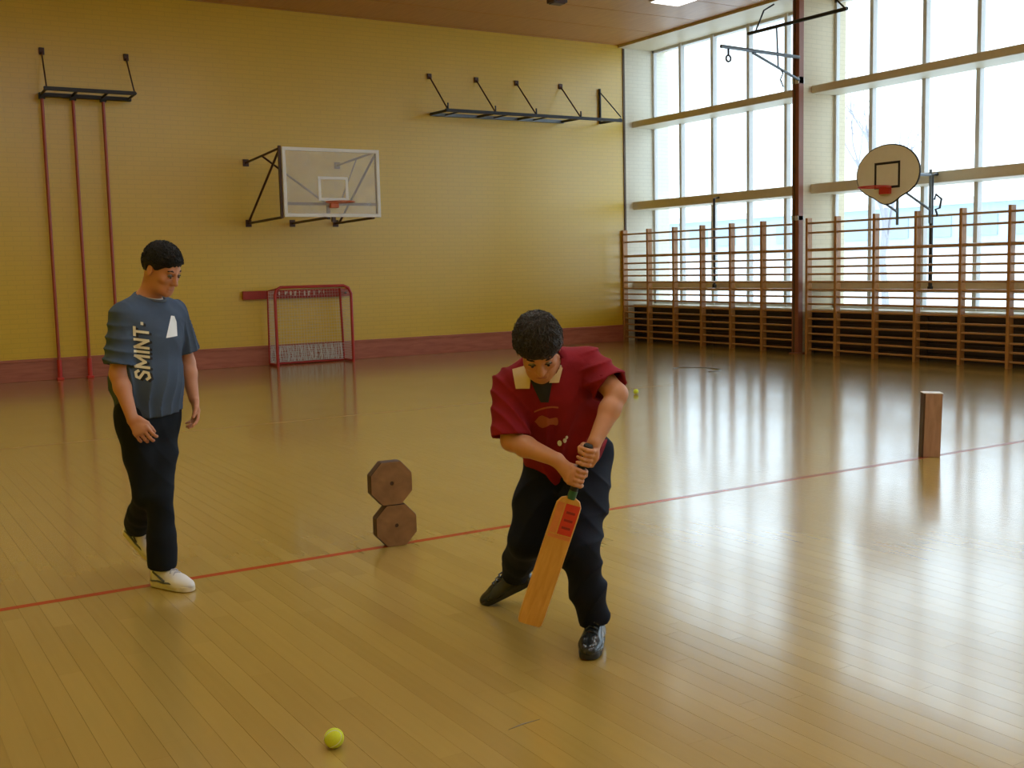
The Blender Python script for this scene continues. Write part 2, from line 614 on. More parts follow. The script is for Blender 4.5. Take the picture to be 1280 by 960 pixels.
def build_radiator(y0, y1, label):
    t = empty('radiator_cover', (XR + 0.07, (y0 + y1) / 2, 0.0))
    tag(t, label, 'radiator', 'dark slatted radiator covers under the windows')
    MB().box(rel(t, (XR + 0.06, y0, 0.0)), rel(t, (XR + 0.12, y1, 0.715))).build('back_panel', M['radiator'], t)
    for k in range(8):
        z = 0.05 + k * 0.083
        MB().box(rel(t, (XR + 0.025, y0, z)), rel(t, (XR + 0.062, y1, z + 0.05))).build('slat', M['radiator'], t)
    for yy in (y0, (y0 + y1) / 2 - 0.02, y1 - 0.04):
        MB().box(rel(t, (XR, yy, 0.0)), rel(t, (XR + 0.025, yy + 0.04, 0.715))).build('upright', M['radiator'], t)


build_radiator(13.87, 18.69, 'dark brown slatted radiator cover under the window nearest the yellow wall')
build_radiator(8.96, 13.73, 'dark brown slatted radiator cover under the window with the round board')

# ------------------------------------------------------------------ wall bars
RUNG_Z = [0.09, 0.225, 0.355, 0.48, 0.61, 0.735, 0.86, 0.985, 1.105, 1.235, 1.365, 1.49, 1.62, 1.77, 2.06, 2.22]


def build_wall_bars(ys, label):
    t = empty('wall_bars', (14.26, (ys[0] + ys[-1]) / 2, 0))
    tag(t, label, 'wall bars', 'wooden wall bars in front of the windows')
    post = MB().box((-0.06, -0.024, 0), (0.06, 0.024, 2.31)).mesh('post')
    post.materials.append(M['bars_wood'])
    cache = {}
    for y in ys:
        o = link('post', post, None, t)
        o.location = (0, y - t.location.y, 0)
        b = o.modifiers.new('bevel', 'BEVEL')
        b.width = 0.008
        b.segments = 2
    for a, b in zip(ys[:-1], ys[1:]):
        L = round(a - b - 0.044, 3)
        for k, z in enumerate(RUNG_Z):
            thick = (k == 13)
            key = (L, thick)
            if key not in cache:
                me = MB().tube([(0, -L / 2, 0), (0, L / 2, 0)], 0.026 if thick else 0.0175, 8).mesh('rung', True)
                me.materials.append(M['rung_wood'])
                cache[key] = me
            o = link('rung', cache[key], None, t)
            o.location = (-0.035 if k == len(RUNG_Z) - 1 else -0.01, (a + b) / 2 - t.location.y, z)
    return t


build_wall_bars([18.66 - 0.808 * i for i in range(7)], 'long wooden wall bars from the yellow wall to the brown column')
build_wall_bars([13.54] + [12.91 - 0.794 * i for i in range(7)], 'long wooden wall bars below the round basketball board')


# ------------------------------------------------------------------ brown column with the swing-out gym frame
def build_column():
    t = empty('steel_column', (14.235, 13.77, 0))
    tag(t, 'red brown steel column standing between the two windows', 'column')
    MB().box((-0.06, -0.075, 0), (0.055, 0.075, ZC - 0.072)).build('shaft', M['pole_brown'], t, bevel=0.006)
    MB().box((-0.07, 0.005, 0), (-0.0605, 0.035, ZC - 0.08)).build('guide_rail', M['trim_dark'], t)
    MB().box((-0.10, -0.10, 0), (0.09, 0.10, 0.02)).build('base_plate', M['pole_brown'], t)
    MB().box((-0.07, -0.075, 2.28), (0.07, 0.075, 2.36)).build('collar', M['frame'], t, bevel=0.005)
    MB().box((-0.07, -0.075, 4.56), (0.07, 0.075, 4.68)).build('collar', M['frame'], t, bevel=0.005)
    s = empty('swing_frame', (14.18, 13.70, 5.0))
    tag(s, 'dark steel swing-out bracket high on the brown column', 'gym bracket')
    def T(*pts, r=0.02): return MB().tube([rel(s, p) for p in pts], r, 8)
    T((14.18, 13.70, 4.99), (12.44, 13.70, 5.03), r=0.03).build('arm', M['steel_grey'], s, True)
    T((14.18, 13.70, 4.62), (13.13, 13.70, 4.98), r=0.022).build('brace', M['steel_grey'], s, True)
    T((13.62, 14.32, 5.44), (13.62, 12.17, 5.42), r=0.03).build('cross_bar', M['steel_dark'], s, True)
    T((14.18, 13.70, 5.60), (13.62, 13.70, 5.43), r=0.02).build('stay', M['steel_dark'], s, True)
    T((13.62, 13.66, 5.43), (13.70, 13.70, 4.80), r=0.014).build('hanger', M['steel_dark'], s, True)
    T((13.62, 14.15, 5.44), (13.62, 13.95, 5.75), (13.62, 13.72, 5.80), r=0.014).build('hook', M['steel_dark'], s, True)
    T((13.62, 12.20, 5.42), (13.50, 12.30, 5.58), (13.62, 12.48, 5.62), r=0.014).build('hook', M['steel_dark'], s, True)
    T((12.60, 13.70, 5.02), (12.60, 13.70, 4.90), r=0.018).build('pulley_strap', M['steel_dark'], s, True)
    MB().tube([rel(s, (12.60 + 0.05 * math.cos(a), 13.70, 4.85 + 0.05 * math.sin(a))) for a in np.linspace(0, 2 * math.pi, 13)[:-1]], 0.016, 6, True).build('pulley', M['steel_dark'], s, True)
    T((13.72, 13.70, 4.80), (13.80, 13.69, 4.70), (13.76, 13.71, 4.60), (13.82, 13.70, 4.48), r=0.012).build('chain', M['steel_dark'], s, True)


build_column()


def build_opener(y, z0, z1, r, label):
    t = empty('window_opener', (14.40, y, z0))
    tag(t, label, 'window opener', 'window opener rods')
    MB().tube([(0.02, 0, -0.02), (0, 0, 0.02), (0, 0, z1 - z0), (0.12, 0, z1 - z0 + 0.02)], r, 8).build('rod', M['steel_dark'], t, True)
    MB().box((-0.03, -0.03, -0.04), (0.03, 0.03, 0.03)).build('crank', M['steel_dark'], t, bevel=0.005)


build_opener(16.06, 1.16, 2.80, 0.022, 'dark upright opener rod before the window nearest the yellow wall')
build_opener(11.19, 1.13, 2.84, 0.030, 'thick dark opener rod right of the round basketball board')


# ------------------------------------------------------------------ fan-shaped basketball board on the window wall
def build_fan_board():
    t = empty('basketball_hoop', (14.16, 11.35, 2.41))
    tag(t, 'cream fan-shaped basketball board with red hoop before the windows', 'basketball hoop', 'basketball hoops')
    cy, cz = 0.0, 0.0
    out = []
    for a in np.linspace(math.radians(-28), math.radians(208), 40):
        out.append((0.575 * math.cos(a), 0.45 + 0.42 * math.sin(a)))
    # taper to the rounded foot
    left = [(-0.40, 0.17), (-0.24, 0.10), (-0.13, 0.03), (-0.05, 0.0)]
    poly = out + left + [(-x, z) for x, z in reversed(left)] 
    bx = 13.60 - 14.16
    bo = MB().prism(poly, 0, bx - 0.012, bx + 0.012).build('backboard', M['fan_board'], t, bevel=0.003)
    rim = []
    MB().tube([(bx, y, z) for y, z in poly], 0.014, 6, True).build('edge_band', M['black_paint'], bo, True)
    sq = MB()
    for (y0, z0, y1, z1) in [(-0.235, 0.585, 0.235, 0.62), (-0.235, 0.23, 0.235, 0.265), (-0.235, 0.265, -0.20, 0.585), (0.20, 0.265, 0.235, 0.585)]:
        sq.box((bx - 0.016, y0, z0), (bx - 0.0125, y1, z1))
    sq.build('target_square', M['black_paint'], bo)
    hz = 0.245
    MB().tube([(bx - 0.30 + 0.225 * math.cos(a), 0.225 * math.sin(a), hz) for a in np.linspace(0, 2 * math.pi, 25)[:-1]], 0.011, 8, True).build('rim', M['hoop_red'], t, True)
    MB().box((bx - 0.09, -0.09, hz - 0.10), (bx - 0.0165, 0.09, hz + 0.015)).build('rim_bracket', M['hoop_red'], t, bevel=0.008)
    for y in (-0.30, 0.30):
        MB().tube([(bx + 0.013, y, 0.42), (0.03, y, 0.42)], 0.022, 8).build('support_arm', M['steel_grey'], t, True)
        MB().tube([(bx + 0.013, y, 0.16), (0.03, y, -0.10)], 0.018, 8).build('support_strut', M['steel_grey'], t, True)
        MB().tube([(0.03, y, 0.50), (0.03, y, -0.30)], 0.022, 8).build('support_post', M['steel_grey'], t, True)
    MB().tube([(0.0, -0.40, 0.05), (-0.05, -0.46, 0.12), (0.0, -0.52, 0.05), (0.02, -0.48, -0.08), (0, -0.42, -0.1), (0.0, -0.46, -0.2)], 0.016, 6).build('loose_strap', M['steel_dark'], t, True)


build_fan_board()


# ------------------------------------------------------------------ clear backboard on the yellow wall
def build_backboard():
    t = empty('basketball_hoop', (7.09, YB - 0.02, 2.46))
    tag(t, 'rectangular clear basketball board with white border on the yellow wall', 'basketball hoop', 'basketball hoops')
    def P(x, y, z): return rel(t, (x, y, z))
    x0, x1, z0, z1, y = 6.255, 7.925, 2.475, 3.57, 17.0
    sheet = MB().box(P(x0 + 0.04, y - 0.006, z0 + 0.04), P(x1 - 0.04, y + 0.006, z1 - 0.04)).build('backboard', M['acrylic'], t)
    fr = MB()
    for lo, hi in [((x0, z0), (x1, z0 + 0.055)), ((x0, z1 - 0.055), (x1, z1)), ((x0, z0 + 0.055), (x0 + 0.055, z1 - 0.055)), ((x1 - 0.055, z0 + 0.055), (x1, z1 - 0.055))]:
        fr.box(P(lo[0], y - 0.02, lo[1]), P(hi[0], y + 0.02, hi[1]))
    fr.build('border', M['board_frame'], t, bevel=0.004)
    sq = MB()
    xa, xb, za, zb = 6.845, 7.36, 2.735, 3.12
    for lo, hi in [((xa, za), (xb, za + 0.045)), ((xa, zb - 0.045), (xb, zb)), ((xa, za + 0.045), (xa + 0.045, zb - 0.045)), ((xb - 0.045, za + 0.045), (xb, zb - 0.045))]:
        sq.box(P(lo[0], y - 0.009, lo[1]), P(hi[0], y - 0.0065, hi[1]))
    sq.build('target_square', M['board_frame'], sheet)
    # dark steel frame behind the sheet
    MB().box(P(x0 + 0.05, y + 0.025, 2.665), P(x1 - 0.05, y + 0.07, 2.71)).build('cross_rail', M['arm_brown'], t)
    MB().box(P(7.00, y + 0.025, 2.44), P(7.045, y + 0.07, 2.665)).build('drop_post', M['arm_brown'], t)
    MB().box(P(x0 - 0.04, y + 0.02, z0 - 0.02), P(x0 - 0.002, y + 0.07, z1 + 0.02)).build('side_post', M['arm_brown'], t)
    MB().box(P(x1 - 0.05, y + 0.025, z0), P(x1 - 0.015, y + 0.07, z1)).build('side_post', M['arm_brown'], t)
    def bar(name, a, b, r=0.02): MB().tube([P(*a), P(*b)], r, 8).build(name, M['arm_brown'], t, True)
    for xx in (6.235, 7.02, 7.83):
        bar('lower_arm', (xx, YB, 2.45), (xx, y + 0.06, 2.47), 0.022)
    for xx in (6.235, 7.90):
        bar('upper_arm', (xx, YB, 3.47), (xx, y + 0.06, 3.55), 0.02)
        bar('diagonal_brace', (xx, YB - 0.02, 2.47), (xx, y + 0.05, 3.53), 0.02)
    bar('rear_brace', (6.235, 17.85, 3.50), (7.0, y + 0.09, 2.70), 0.017)
    bar('rear_brace', (7.90, 17.85, 3.50), (7.25, y + 0.09, 2.70), 0.012)
    for xx, zz in ((6.235, 3.47), (6.235, 2.45), (7.02, 2.45), (7.83, 2.45), (7.90, 3.47)):
        MB().box(P(xx - 0.05, YB - 0.015, zz - 0.06), P(xx + 0.05, YB, zz + 0.06)).build('wall_plate', M['arm_brown'], t)
    hz, cx = 2.70, 7.09
    MB().tube([P(cx + 0.225 * math.cos(a), y - 0.30 + 0.225 * math.sin(a), hz) for a in np.linspace(0, 2 * math.pi, 25)[:-1]], 0.011, 8, True).build('rim', M['hoop_orange'], t, True)
    MB().box(P(cx - 0.07, y - 0.08, hz - 0.08), P(cx + 0.07, y - 0.0065, hz + 0.015)).build('rim_bracket', M['hoop_orange'], t, bevel=0.006)
    MB().box(P(cx - 0.03, y - 0.02, 2.40), P(cx + 0.03, y + 0.03, 2.475)).build('lower_lug', M['arm_brown'], t)


build_backboard()


# ------------------------------------------------------------------ climbing pole racks on the yellow wall
def build_pole_rack():
    t = empty('climbing_pole_rack', (3.68, YB, 4.38))
    tag(t, 'black cantilever rack holding red climbing poles on the yellow wall', 'gym rack')
    def P(x, y, z): return rel(t, (x, y, z))
    yo = 18.1
    def bar(name, a, b, r, m='steel_dark'): return MB().tube([P(*a), P(*b)], r, 8).build(name, M[m], t, True)
    MB().box(P(3.0, 18.60, 4.382), P(4.38, YB, 4.44)).build('wall_rail', M['steel_dark'], t, bevel=0.004)
    MB().box(P(2.99, yo - 0.03, 4.40), P(4.33, yo + 0.03, 4.455)).build('outer_rail', M['steel_dark'], t, bevel=0.004)
    for x in (3.03, 3.48, 3.93, 4.33):
        bar('arm', (x, 18.66, 4.41), (x, yo, 4.43), 0.02)
    for x, xo in ((3.09, 3.03), (4.35, 4.31)):
        bar('stay', (x, YB - 0.01, 5.07), (xo, yo, 4.45), 0.012, 'arm_brown')
        MB().box(P(x - 0.04, YB - 0.03, 5.02), P(x + 0.04, YB, 5.13)).build('wall_plate', M['arm_brown'], t, bevel=0.01)
    for i, x in enumerate((3.03, 3.48, 3.93)):
        p = empty('climbing_pole', (x, 18.56, 0))
        tag(p, ['red climbing pole of the three farthest from the basketball board',
                'middle one of the three red climbing poles by the wall',
                'red climbing pole of the three nearest the basketball board'][i], 'climbing pole', 'red climbing poles')
        MB().tube([(0, 0, 0.04), (0, 0, 4.335)], 0.026, 12).build('shaft', M['climb_red'], p, True)
        MB().box((-0.05, -0.05, 0), (0.05, 0.05, 0.04)).build('foot', M['hoop_red'], p, bevel=0.006)
        MB().tube([(0, 0, 0.04), (0, 0, 0.32)], 0.036, 12).build('sleeve', M['hoop_red'], p, True)
        MB().box((-0.045, -0.04, 4.335), (0.045, 0.04, 4.38)).build('head_clamp', M['steel_dark'], p)


build_pole_rack()


def build_rope_rack():
    t = empty('rope_rack', (11.7, YB, 4.45))
    tag(t, 'long empty black cantilever rope rack beside the corner on the yellow wall', 'gym rack')
    def P(x, y, z): return rel(t, (x, y, z))
    yo = 18.0
    def bar(name, a, b, r, m='steel_dark'): return MB().tube([P(*a), P(*b)], r, 8).build(name, M[m], t, True)
    MB().box(P(9.80, YB - 0.05, 4.43), P(12.78, YB, 4.49)).build('wall_rail', M['steel_grey'], t, bevel=0.004)
    MB().box(P(9.75, yo - 0.03, 4.42), P(13.72, yo + 0.03, 4.475)).build('outer_rail', M['steel_dark'], t, bevel=0.004)
    xs = (9.80, 10.80, 11.70, 12.73)
    for x in xs:
        bar('arm', (x, YB - 0.02, 4.46), (x, yo, 4.45), 0.026)
        bar('stay', (x, YB - 0.01, 5.15), (x, yo, 4.46), 0.014, 'arm_brown')
        bar('rope_clip', (x, yo, 4.46), (x, yo, 4.58), 0.016)
        MB().box(P(x - 0.045, YB - 0.03, 5.10), P(x + 0.045, YB, 5.20)).build('wall_plate', M['arm_brown'], t, bevel=0.01)
    for x in (10.1, 11.15, 12.05):
        bar('cross_bar', (x, YB - 0.02, 4.46), (x, yo, 4.45), 0.014)
    bar('end_post', (13.68, YB - 0.03, 5.16), (13.68, YB - 0.03, 4.46), 0.026)
    bar('arm', (13.68, YB - 0.03, 4.48), (13.70, yo, 4.47), 0.026)
    bar('stay', (13.68, YB - 0.03, 5.10), (13.70, yo, 4.52), 0.012)


build_rope_rack()


# ------------------------------------------------------------------ small goal and red beam by the wall
def build_goal():
    t = empty('goal', (7.14, 18.15, 0))
    tag(t, 'small red tube goal with a pale net against the yellow wall', 'goal')
    def P(x, y, z): return rel(t, (x, y, z))
    xl, xr, yf, yr, h = 6.45, 7.84, 18.15, 18.56, 1.35
    def corner(pts, r): return MB().tube([P(*p) for p in pts], r, 10)
    corner([(xl, yf, 0), (xl, yf, h - 0.12), (xl + 0.03, yf, h - 0.04), (xl + 0.10, yf, h), (xr - 0.14, yf, h), (xr - 0.05, yf, h - 0.04), (xr, yf, h - 0.14), (xr, yf, 0)], 0.026).build('front_frame', M['goal_red'], t, True)
    corner([(xl, yf, 0.026), (xl, yr, 0.026), (xr, yr, 0.026), (xr, yf, 0.026)], 0.024).build('base_frame', M['goal_red'], t, True)
    corner([(xl + 0.02, yf + 0.02, h - 0.03), (xl, yr - 0.05, h - 0.06), (xl, yr, 0.04)], 0.018).build('rear_upright', M['goal_red'], t, True)
    corner([(xr - 0.1, yf + 0.02, h - 0.01), (xr - 0.06, yr - 0.05, h - 0.04), (xr, yr, 0.04)], 0.022).build('rear_upright', M['goal_red'], t, True)
    # net: knotted strings over the back, both sides and the top
    net = MB()
    def grid(p00, p10, p11, p01, nu, nv):
        p00, p10, p11, p01 = map(Vector, (p00, p10, p11, p01))
        def q(u, v):
            p = p00 * (1 - u) * (1 - v) + p10 * u * (1 - v) + p11 * u * v + p01 * (1 - u) * v
            s = 0.03 * math.sin(math.pi * u) * math.sin(math.pi * v)
            return P(p.x, p.y - s, p.z)
        for i in range(nu + 1):
            net.tube([q(i / nu, j / 6) for j in range(7)], 0.0019, 3)
        for j in range(nv + 1):
            net.tube([q(i / 6, j / nv) for i in range(7)], 0.0019, 3)
    grid((xl, yr, 0.05), (xr, yr, 0.05), (xr - .05, yr - 0.05, h - 0.05), (xl, yr - 0.05, h - 0.05), 26, 24)
    grid((xl, yf, 0.05), (xl, yr, 0.05), (xl, yr - 0.05, h - 0.06), (xl, yf, h - 0.06), 12, 28)
    grid((xr, yf, 0.05), (xr, yr, 0.05), (xr - .05, yr - 0.05, h - 0.06), (xr, yf, h - 0.1), 12, 28)
    grid((xl, yf, h - 0.04), (xr - 0.1, yf, h - 0.02), (xr - 0.06, yr - 0.05, h - 0.05), (xl, yr - 0.05, h - 0.05), 26, 8)
    tag(net.build('net', M['net'], t), 'pale net hung over the goal frame', kind='stuff')
    # slack net heaped along the foot of the goal
    heap = MB()
    rng = random.Random(3)
    for k in range(70):
        x = xl + 0.03 + (xr - xl - 0.06) * k / 70
        heap.tube([P(x + rng.uniform(-.02, .02), yr - 0.03 - 0.03 * rng.random(), 0.05), P(x + rng.uniform(-.04, .04), yr - 0.04, 0.16), P(x + rng.uniform(-.03, .03), yr - 0.02, 0.33)], 0.006, 3)
    for k in range(9):
        heap.tube([P(xl + 0.02 + (xr - xl - 0.04) * j / 12, yr - 0.035 + rng.uniform(-.012, .012), 0.05 + 0.034 * k + rng.uniform(-.01, .01)) for j in range(13)], 0.005, 3)
    tag(heap.build('slack_net', M['net'], t), kind='stuff')
    # red beam
    b = empty('red_beam', (7.0, 18.64, 1.22))
    tag(b, 'red painted beam with worn white marks on the wall behind the goal', 'beam')
    MB().box(rel(b, (6.05, 18.61, 1.15)), rel(b, (8.02, 18.66, 1.295))).build('plank', M['beam_red'], b, bevel=0.006)
    for x in (6.15, 7.9):
        MB().box(rel(b, (x - 0.04, 18.66, 1.17)), rel(b, (x + 0.04, YB, 1.27))).build('bracket', M['arm_brown'], b)
    mk = MB()
    rng = random.Random(5)
    x = 6.68
    while x < 7.55:
        wd = rng.uniform(0.02, 0.06)
        h0 = rng.uniform(1.18, 1.22)
        mk.box(rel(b, (x, 18.6065, h0)), rel(b, (x + wd * 0.6, 18.6095, 1.27)))
        if rng.random() < 0.6:
            mk.box(rel(b, (x + wd * 0.6, 18.6065, 1.245)), rel(b, (x + wd, 18.6095, 1.27)))
        x += wd + rng.uniform(0.02, 0.07)
    mk.build('worn_lettering', M['white_paint'], b)
    MB().tube([rel(b, (7.93, 18.585, 1.215)), rel(b, (7.93, 18.61, 1.215))], 0.022, 10).build('bolt', M['black_paint'], b, True)


build_goal()


# ------------------------------------------------------------------ props on the floor
def build_octagon(x, y, z, w, h, rot, label, tilt=0.0):
    t = empty('octagonal_block', (x, y, z))
    t.rotation_euler = (0, tilt, rot)
    tag(t, label, 'wood block', 'octagonal wooden blocks stacked as a wicket')
    cx, cz = w * 0.27, h * 0.29
    poly = [(-w / 2 + cx, 0), (w / 2 - cx, 0), (w / 2, cz), (w / 2, h - cz), (w / 2 - cx, h), (-w / 2 + cx, h), (-w / 2, h - cz), (-w / 2, cz)]
    d = 0.075
    MB().prism(poly, 1, -d / 2 + 0.006, d / 2 - 0.006).build('body', M['octagon_edge'], t, bevel=0.004)
    s = 0.975
    face = [(px * s, h / 2 + (pz - h / 2) * s) for px, pz in poly]
    # front plate with a bored hole: ring of quads between octagon and hole
    n = 24
    def ray_oct(a):
        best = 1e9
        dx, dz = math.cos(a), math.sin(a)
        for i in range(8):
            (ax, az), (bx, bz) = face[i], face[(i + 1) % 8]
            az -= h / 2
            bz -= h / 2
            ex, ez = bx - ax, bz - az
            den = dx * ez - dz * ex
            if abs(den) < 1e-9: continue
            tt = (ax * ez - az * ex) / den
            uu = (ax * dz - az * dx) / den
            if tt > 0 and -1e-6 <= uu <= 1 + 1e-6: best = min(best, tt)
        return best
    for sgn in (-1, 1):
        y0, y1 = sgn * (d / 2 - 0.006), sgn * (d / 2)
        vs, fs = [], []
        angs = sorted([2 * math.pi * k / n for k in range(n)] + [math.atan2(pz - h / 2, px) % (2 * math.pi) for px, pz in face])
        m = len(angs)
        for yy in (y0, y1):
            for a in angs:
                r = ray_oct(a)
                vs.append((r * math.cos(a), yy, h / 2 + r * math.sin(a)))
            for a in angs:
                vs.append((0.012 * math.cos(a), yy, h / 2 + 0.012 * math.sin(a)))
        for i in range(m):
            j = (i + 1) % m
            fs += [(i, j, m + j, m + i), (2 * m + i, 3 * m + i, 3 * m + j, 2 * m + j), (i, 2 * m + i, 2 * m + j, j), (m + i, m + j, 3 * m + j, 3 * m + i)]
        MB().add(vs, fs).build('face_plate', M['octagon'], t)
    return t


rot_o = math.atan2(-2.72, 5.77) + 0.34
ux, uy = math.cos(rot_o), math.sin(rot_o)
build_octagon(2.725, 5.80, 0.0, 0.248, 0.245, rot_o, 'lower octagonal brown wooden block standing on the red line')
build_octagon(2.725 - 0.022 * ux, 5.80 - 0.022 * uy, 0.2455, 0.252, 0.255, rot_o, 'upper octagonal brown wooden block balanced on the other')

bd = empty('wooden_board', (7.50, 5.80, 0))
bd.rotation_euler = (0, math.radians(1.4), math.radians(-40))
tag(bd, 'red brown board standing upright on the shiny floor by the windows', 'board')
MB().box((-0.066, -0.05, 0), (0.066, 0.07, 0.515)).build('panel', M['board_wood'], bd, bevel=0.004)
MB().box((-0.080, -0.05, 0), (-0.0665, 0.07, 0.515)).build('dark_edge', M['octagon_edge'], bd)
MB().box((-0.082, -0.052, 0.5155), (0.068, 0.072, 0.521)).build('top_strip', M['white_paint'], bd)


def build_ball(x, y, label):
    bm = bmesh.new()
    bmesh.ops.create_uvsphere(bm, u_segments=28, v_segments=18, radius=0.0335)
    me = bpy.data.meshes.new('felt')
    bm.to_mesh(me)
    bm.free()
    me.polygons.foreach_set('use_smooth', [True] * len(me.polygons))
    t = empty('tennis_ball', (x, y, 0.0345))
    tag(t, label, 'ball', 'yellow tennis balls')
    link('felt', me, M['ball'], t)
    pts = []
    for k in range(40):
        s = 2 * math.pi * k / 40
        a, b = 0.75, 0.25
        v = Vector((a * math.cos(s) + b * math.cos(3 * s), a * math.sin(s) - b * math.sin(3 * s), 2 * math.sqrt(a * b) * math.sin(2 * s)))
        pts.append(v.normalized() * 0.0335)
    MB().tube(pts, 0.0013, 5, True).build('seam', M['ball_seam'], t, True).rotation_euler = (0.5, 0.9, 0.3)


build_ball(1.345, 3.40, 'yellow tennis ball lying on the floor in the foreground')
build_ball(8.43, 10.84, 'tiny yellow tennis ball lying far off by the window reflections')


# ceiling lamps
m, nt, p = new_mat('lit_diffuser')
p.inputs['Base Color'].default_value = (0.9, 0.9, 0.85, 1)
p.inputs['Emission Color'].default_value = (0.95, 1.0, 0.97, 1)
p.inputs['Emission Strength'].default_value = 7.0
M['lamp_on'] = m
m2 = m.copy()
m2.name = 'dim_lit_diffuser'
m2.node_tree.nodes['Principled BSDF'].inputs['Emission Strength'].default_value = 1.0
M['lamp_dim'] = m2


def build_lamp(x, y, lit, label, hl=0.65, on='lamp_on'):
    t = empty('ceiling_lamp', (x, y, ZC - 0.012))
    tag(t, label, 'ceiling lamp', 'ceiling lamps')
    w = 0.24 if lit else 0.08
    MB().box((-hl, -w - 0.03, -0.09), (hl, w + 0.03, 0)).build('housing', M['frame'] if lit else M['arm_brown'], t, bevel=0.01)
    MB().box((-hl + 0.03, -w, -0.105), (hl - 0.03, w, -0.0905)).build('diffuser', M[on] if lit else M['arm_brown'], t)


build_lamp(12.45, 14.86, True, 'lit ceiling lamp close to the windows', 0.32, 'lamp_dim')
build_lamp(10.78, 15.88, False, 'small unlit dark ceiling fixture near the yellow wall', 0.14)
for yy in (10.6, 7.4, 4.2, 1.0, -2.4, -6.0):
    for xx in (1.2, 4.1, 7.0, 9.9):
        if yy > 7 and xx > 9:
            continue
        build_lamp(xx, yy, True, 'lit ceiling lamp of the rows above and behind the players')


# ------------------------------------------------------------------ outside the windows
M['snow'] = mat('pale_ground', (0.78, 0.79, 0.80), 0.8)
M['facade'] = mat('blue_grey_facade', (0.50, 0.58, 0.64), 0.8, var=0.1, scale=0.5)
M['facade_dark'] = mat('facade_window', (0.38, 0.46, 0.53), 0.5)
M['garden_wall'] = mat('white_garden_wall', (0.78, 0.79, 0.80), 0.8)
M['bark'] = mat('pale_bark', (0.36, 0.35, 0.38), 0.9)


def build_outside():
    g = MB().box((15.6, -60, -0.4), (160, 120, -0.2)).build('ground', M['snow'])
    tag(g, 'pale ground outside the windows', kind='structure')
    bx = 52.0
    t = empty('building', (bx, 40, -0.2))
    tag(t, 'low pale blue grey building seen through the windows', 'building')
    MB().box((0, -30, 0), (12, 34, 4.6)).build('wall', M['facade'], t)
    MB().box((-0.5, -30.5, 4.6), (12.5, 34.5, 4.95)).build('roof', M['garden_wall'], t)
    wm = MB().box((-0.06, -0.9, 0), (0.0, 0.9, 1.1)).mesh('window')
    wm.materials.append(M['facade_dark'])
    for k in range(22):
        o = link('window', wm, None, t)
        o.location = (0, -28 + 2.8 * k, 2.9)
    w = MB().box((44, -10, -0.2), (44.3, 74, 2.0)).build('garden_wall', M['garden_wall'])
    tag(w, 'white boundary wall outside the windows', 'wall')
    rng = random.Random(21)
    for (x, y, hgt, lab) in ((29.0, 24.2, 9.5, 'bare tree outside the window behind the round board'),):
        tr = MB()
        def grow(p, d, L, r, depth):
            q = p + d * L
            tr.tube([p, p + d * L * 0.5 + Vector((rng.uniform(-.05, .05), rng.uniform(-.05, .05), 0)) * L, q], [r, r * 0.85, r * 0.68], 5)
            if depth == 0: return
            for k in range(3 if depth > 1 else 2):
                nd = (d + Vector((rng.uniform(-.75, .75), rng.uniform(-.75, .75), rng.uniform(-.1, .55)))).normalized()
                grow(q - d * L * rng.uniform(0, 0.45), nd, L * rng.uniform(0.55, 0.8), r * 0.5, depth - 1)
        grow(Vector((0, 0, 0)), Vector((0.02, 0.03, 1)).normalized(), hgt * 0.36, 0.13, 4)
        o = tr.build('bare_tree', M['bark'])
        o.location = (x, y, -0.2)
        tag(o, lab, 'tree')


build_outside()
#PEOPLE
# ================================================================== people: implicit bodies turned into one continuous skin
def V3(*a): return np.array(a, float)


def unit(v): return np.asarray(v, float) / np.linalg.norm(v)


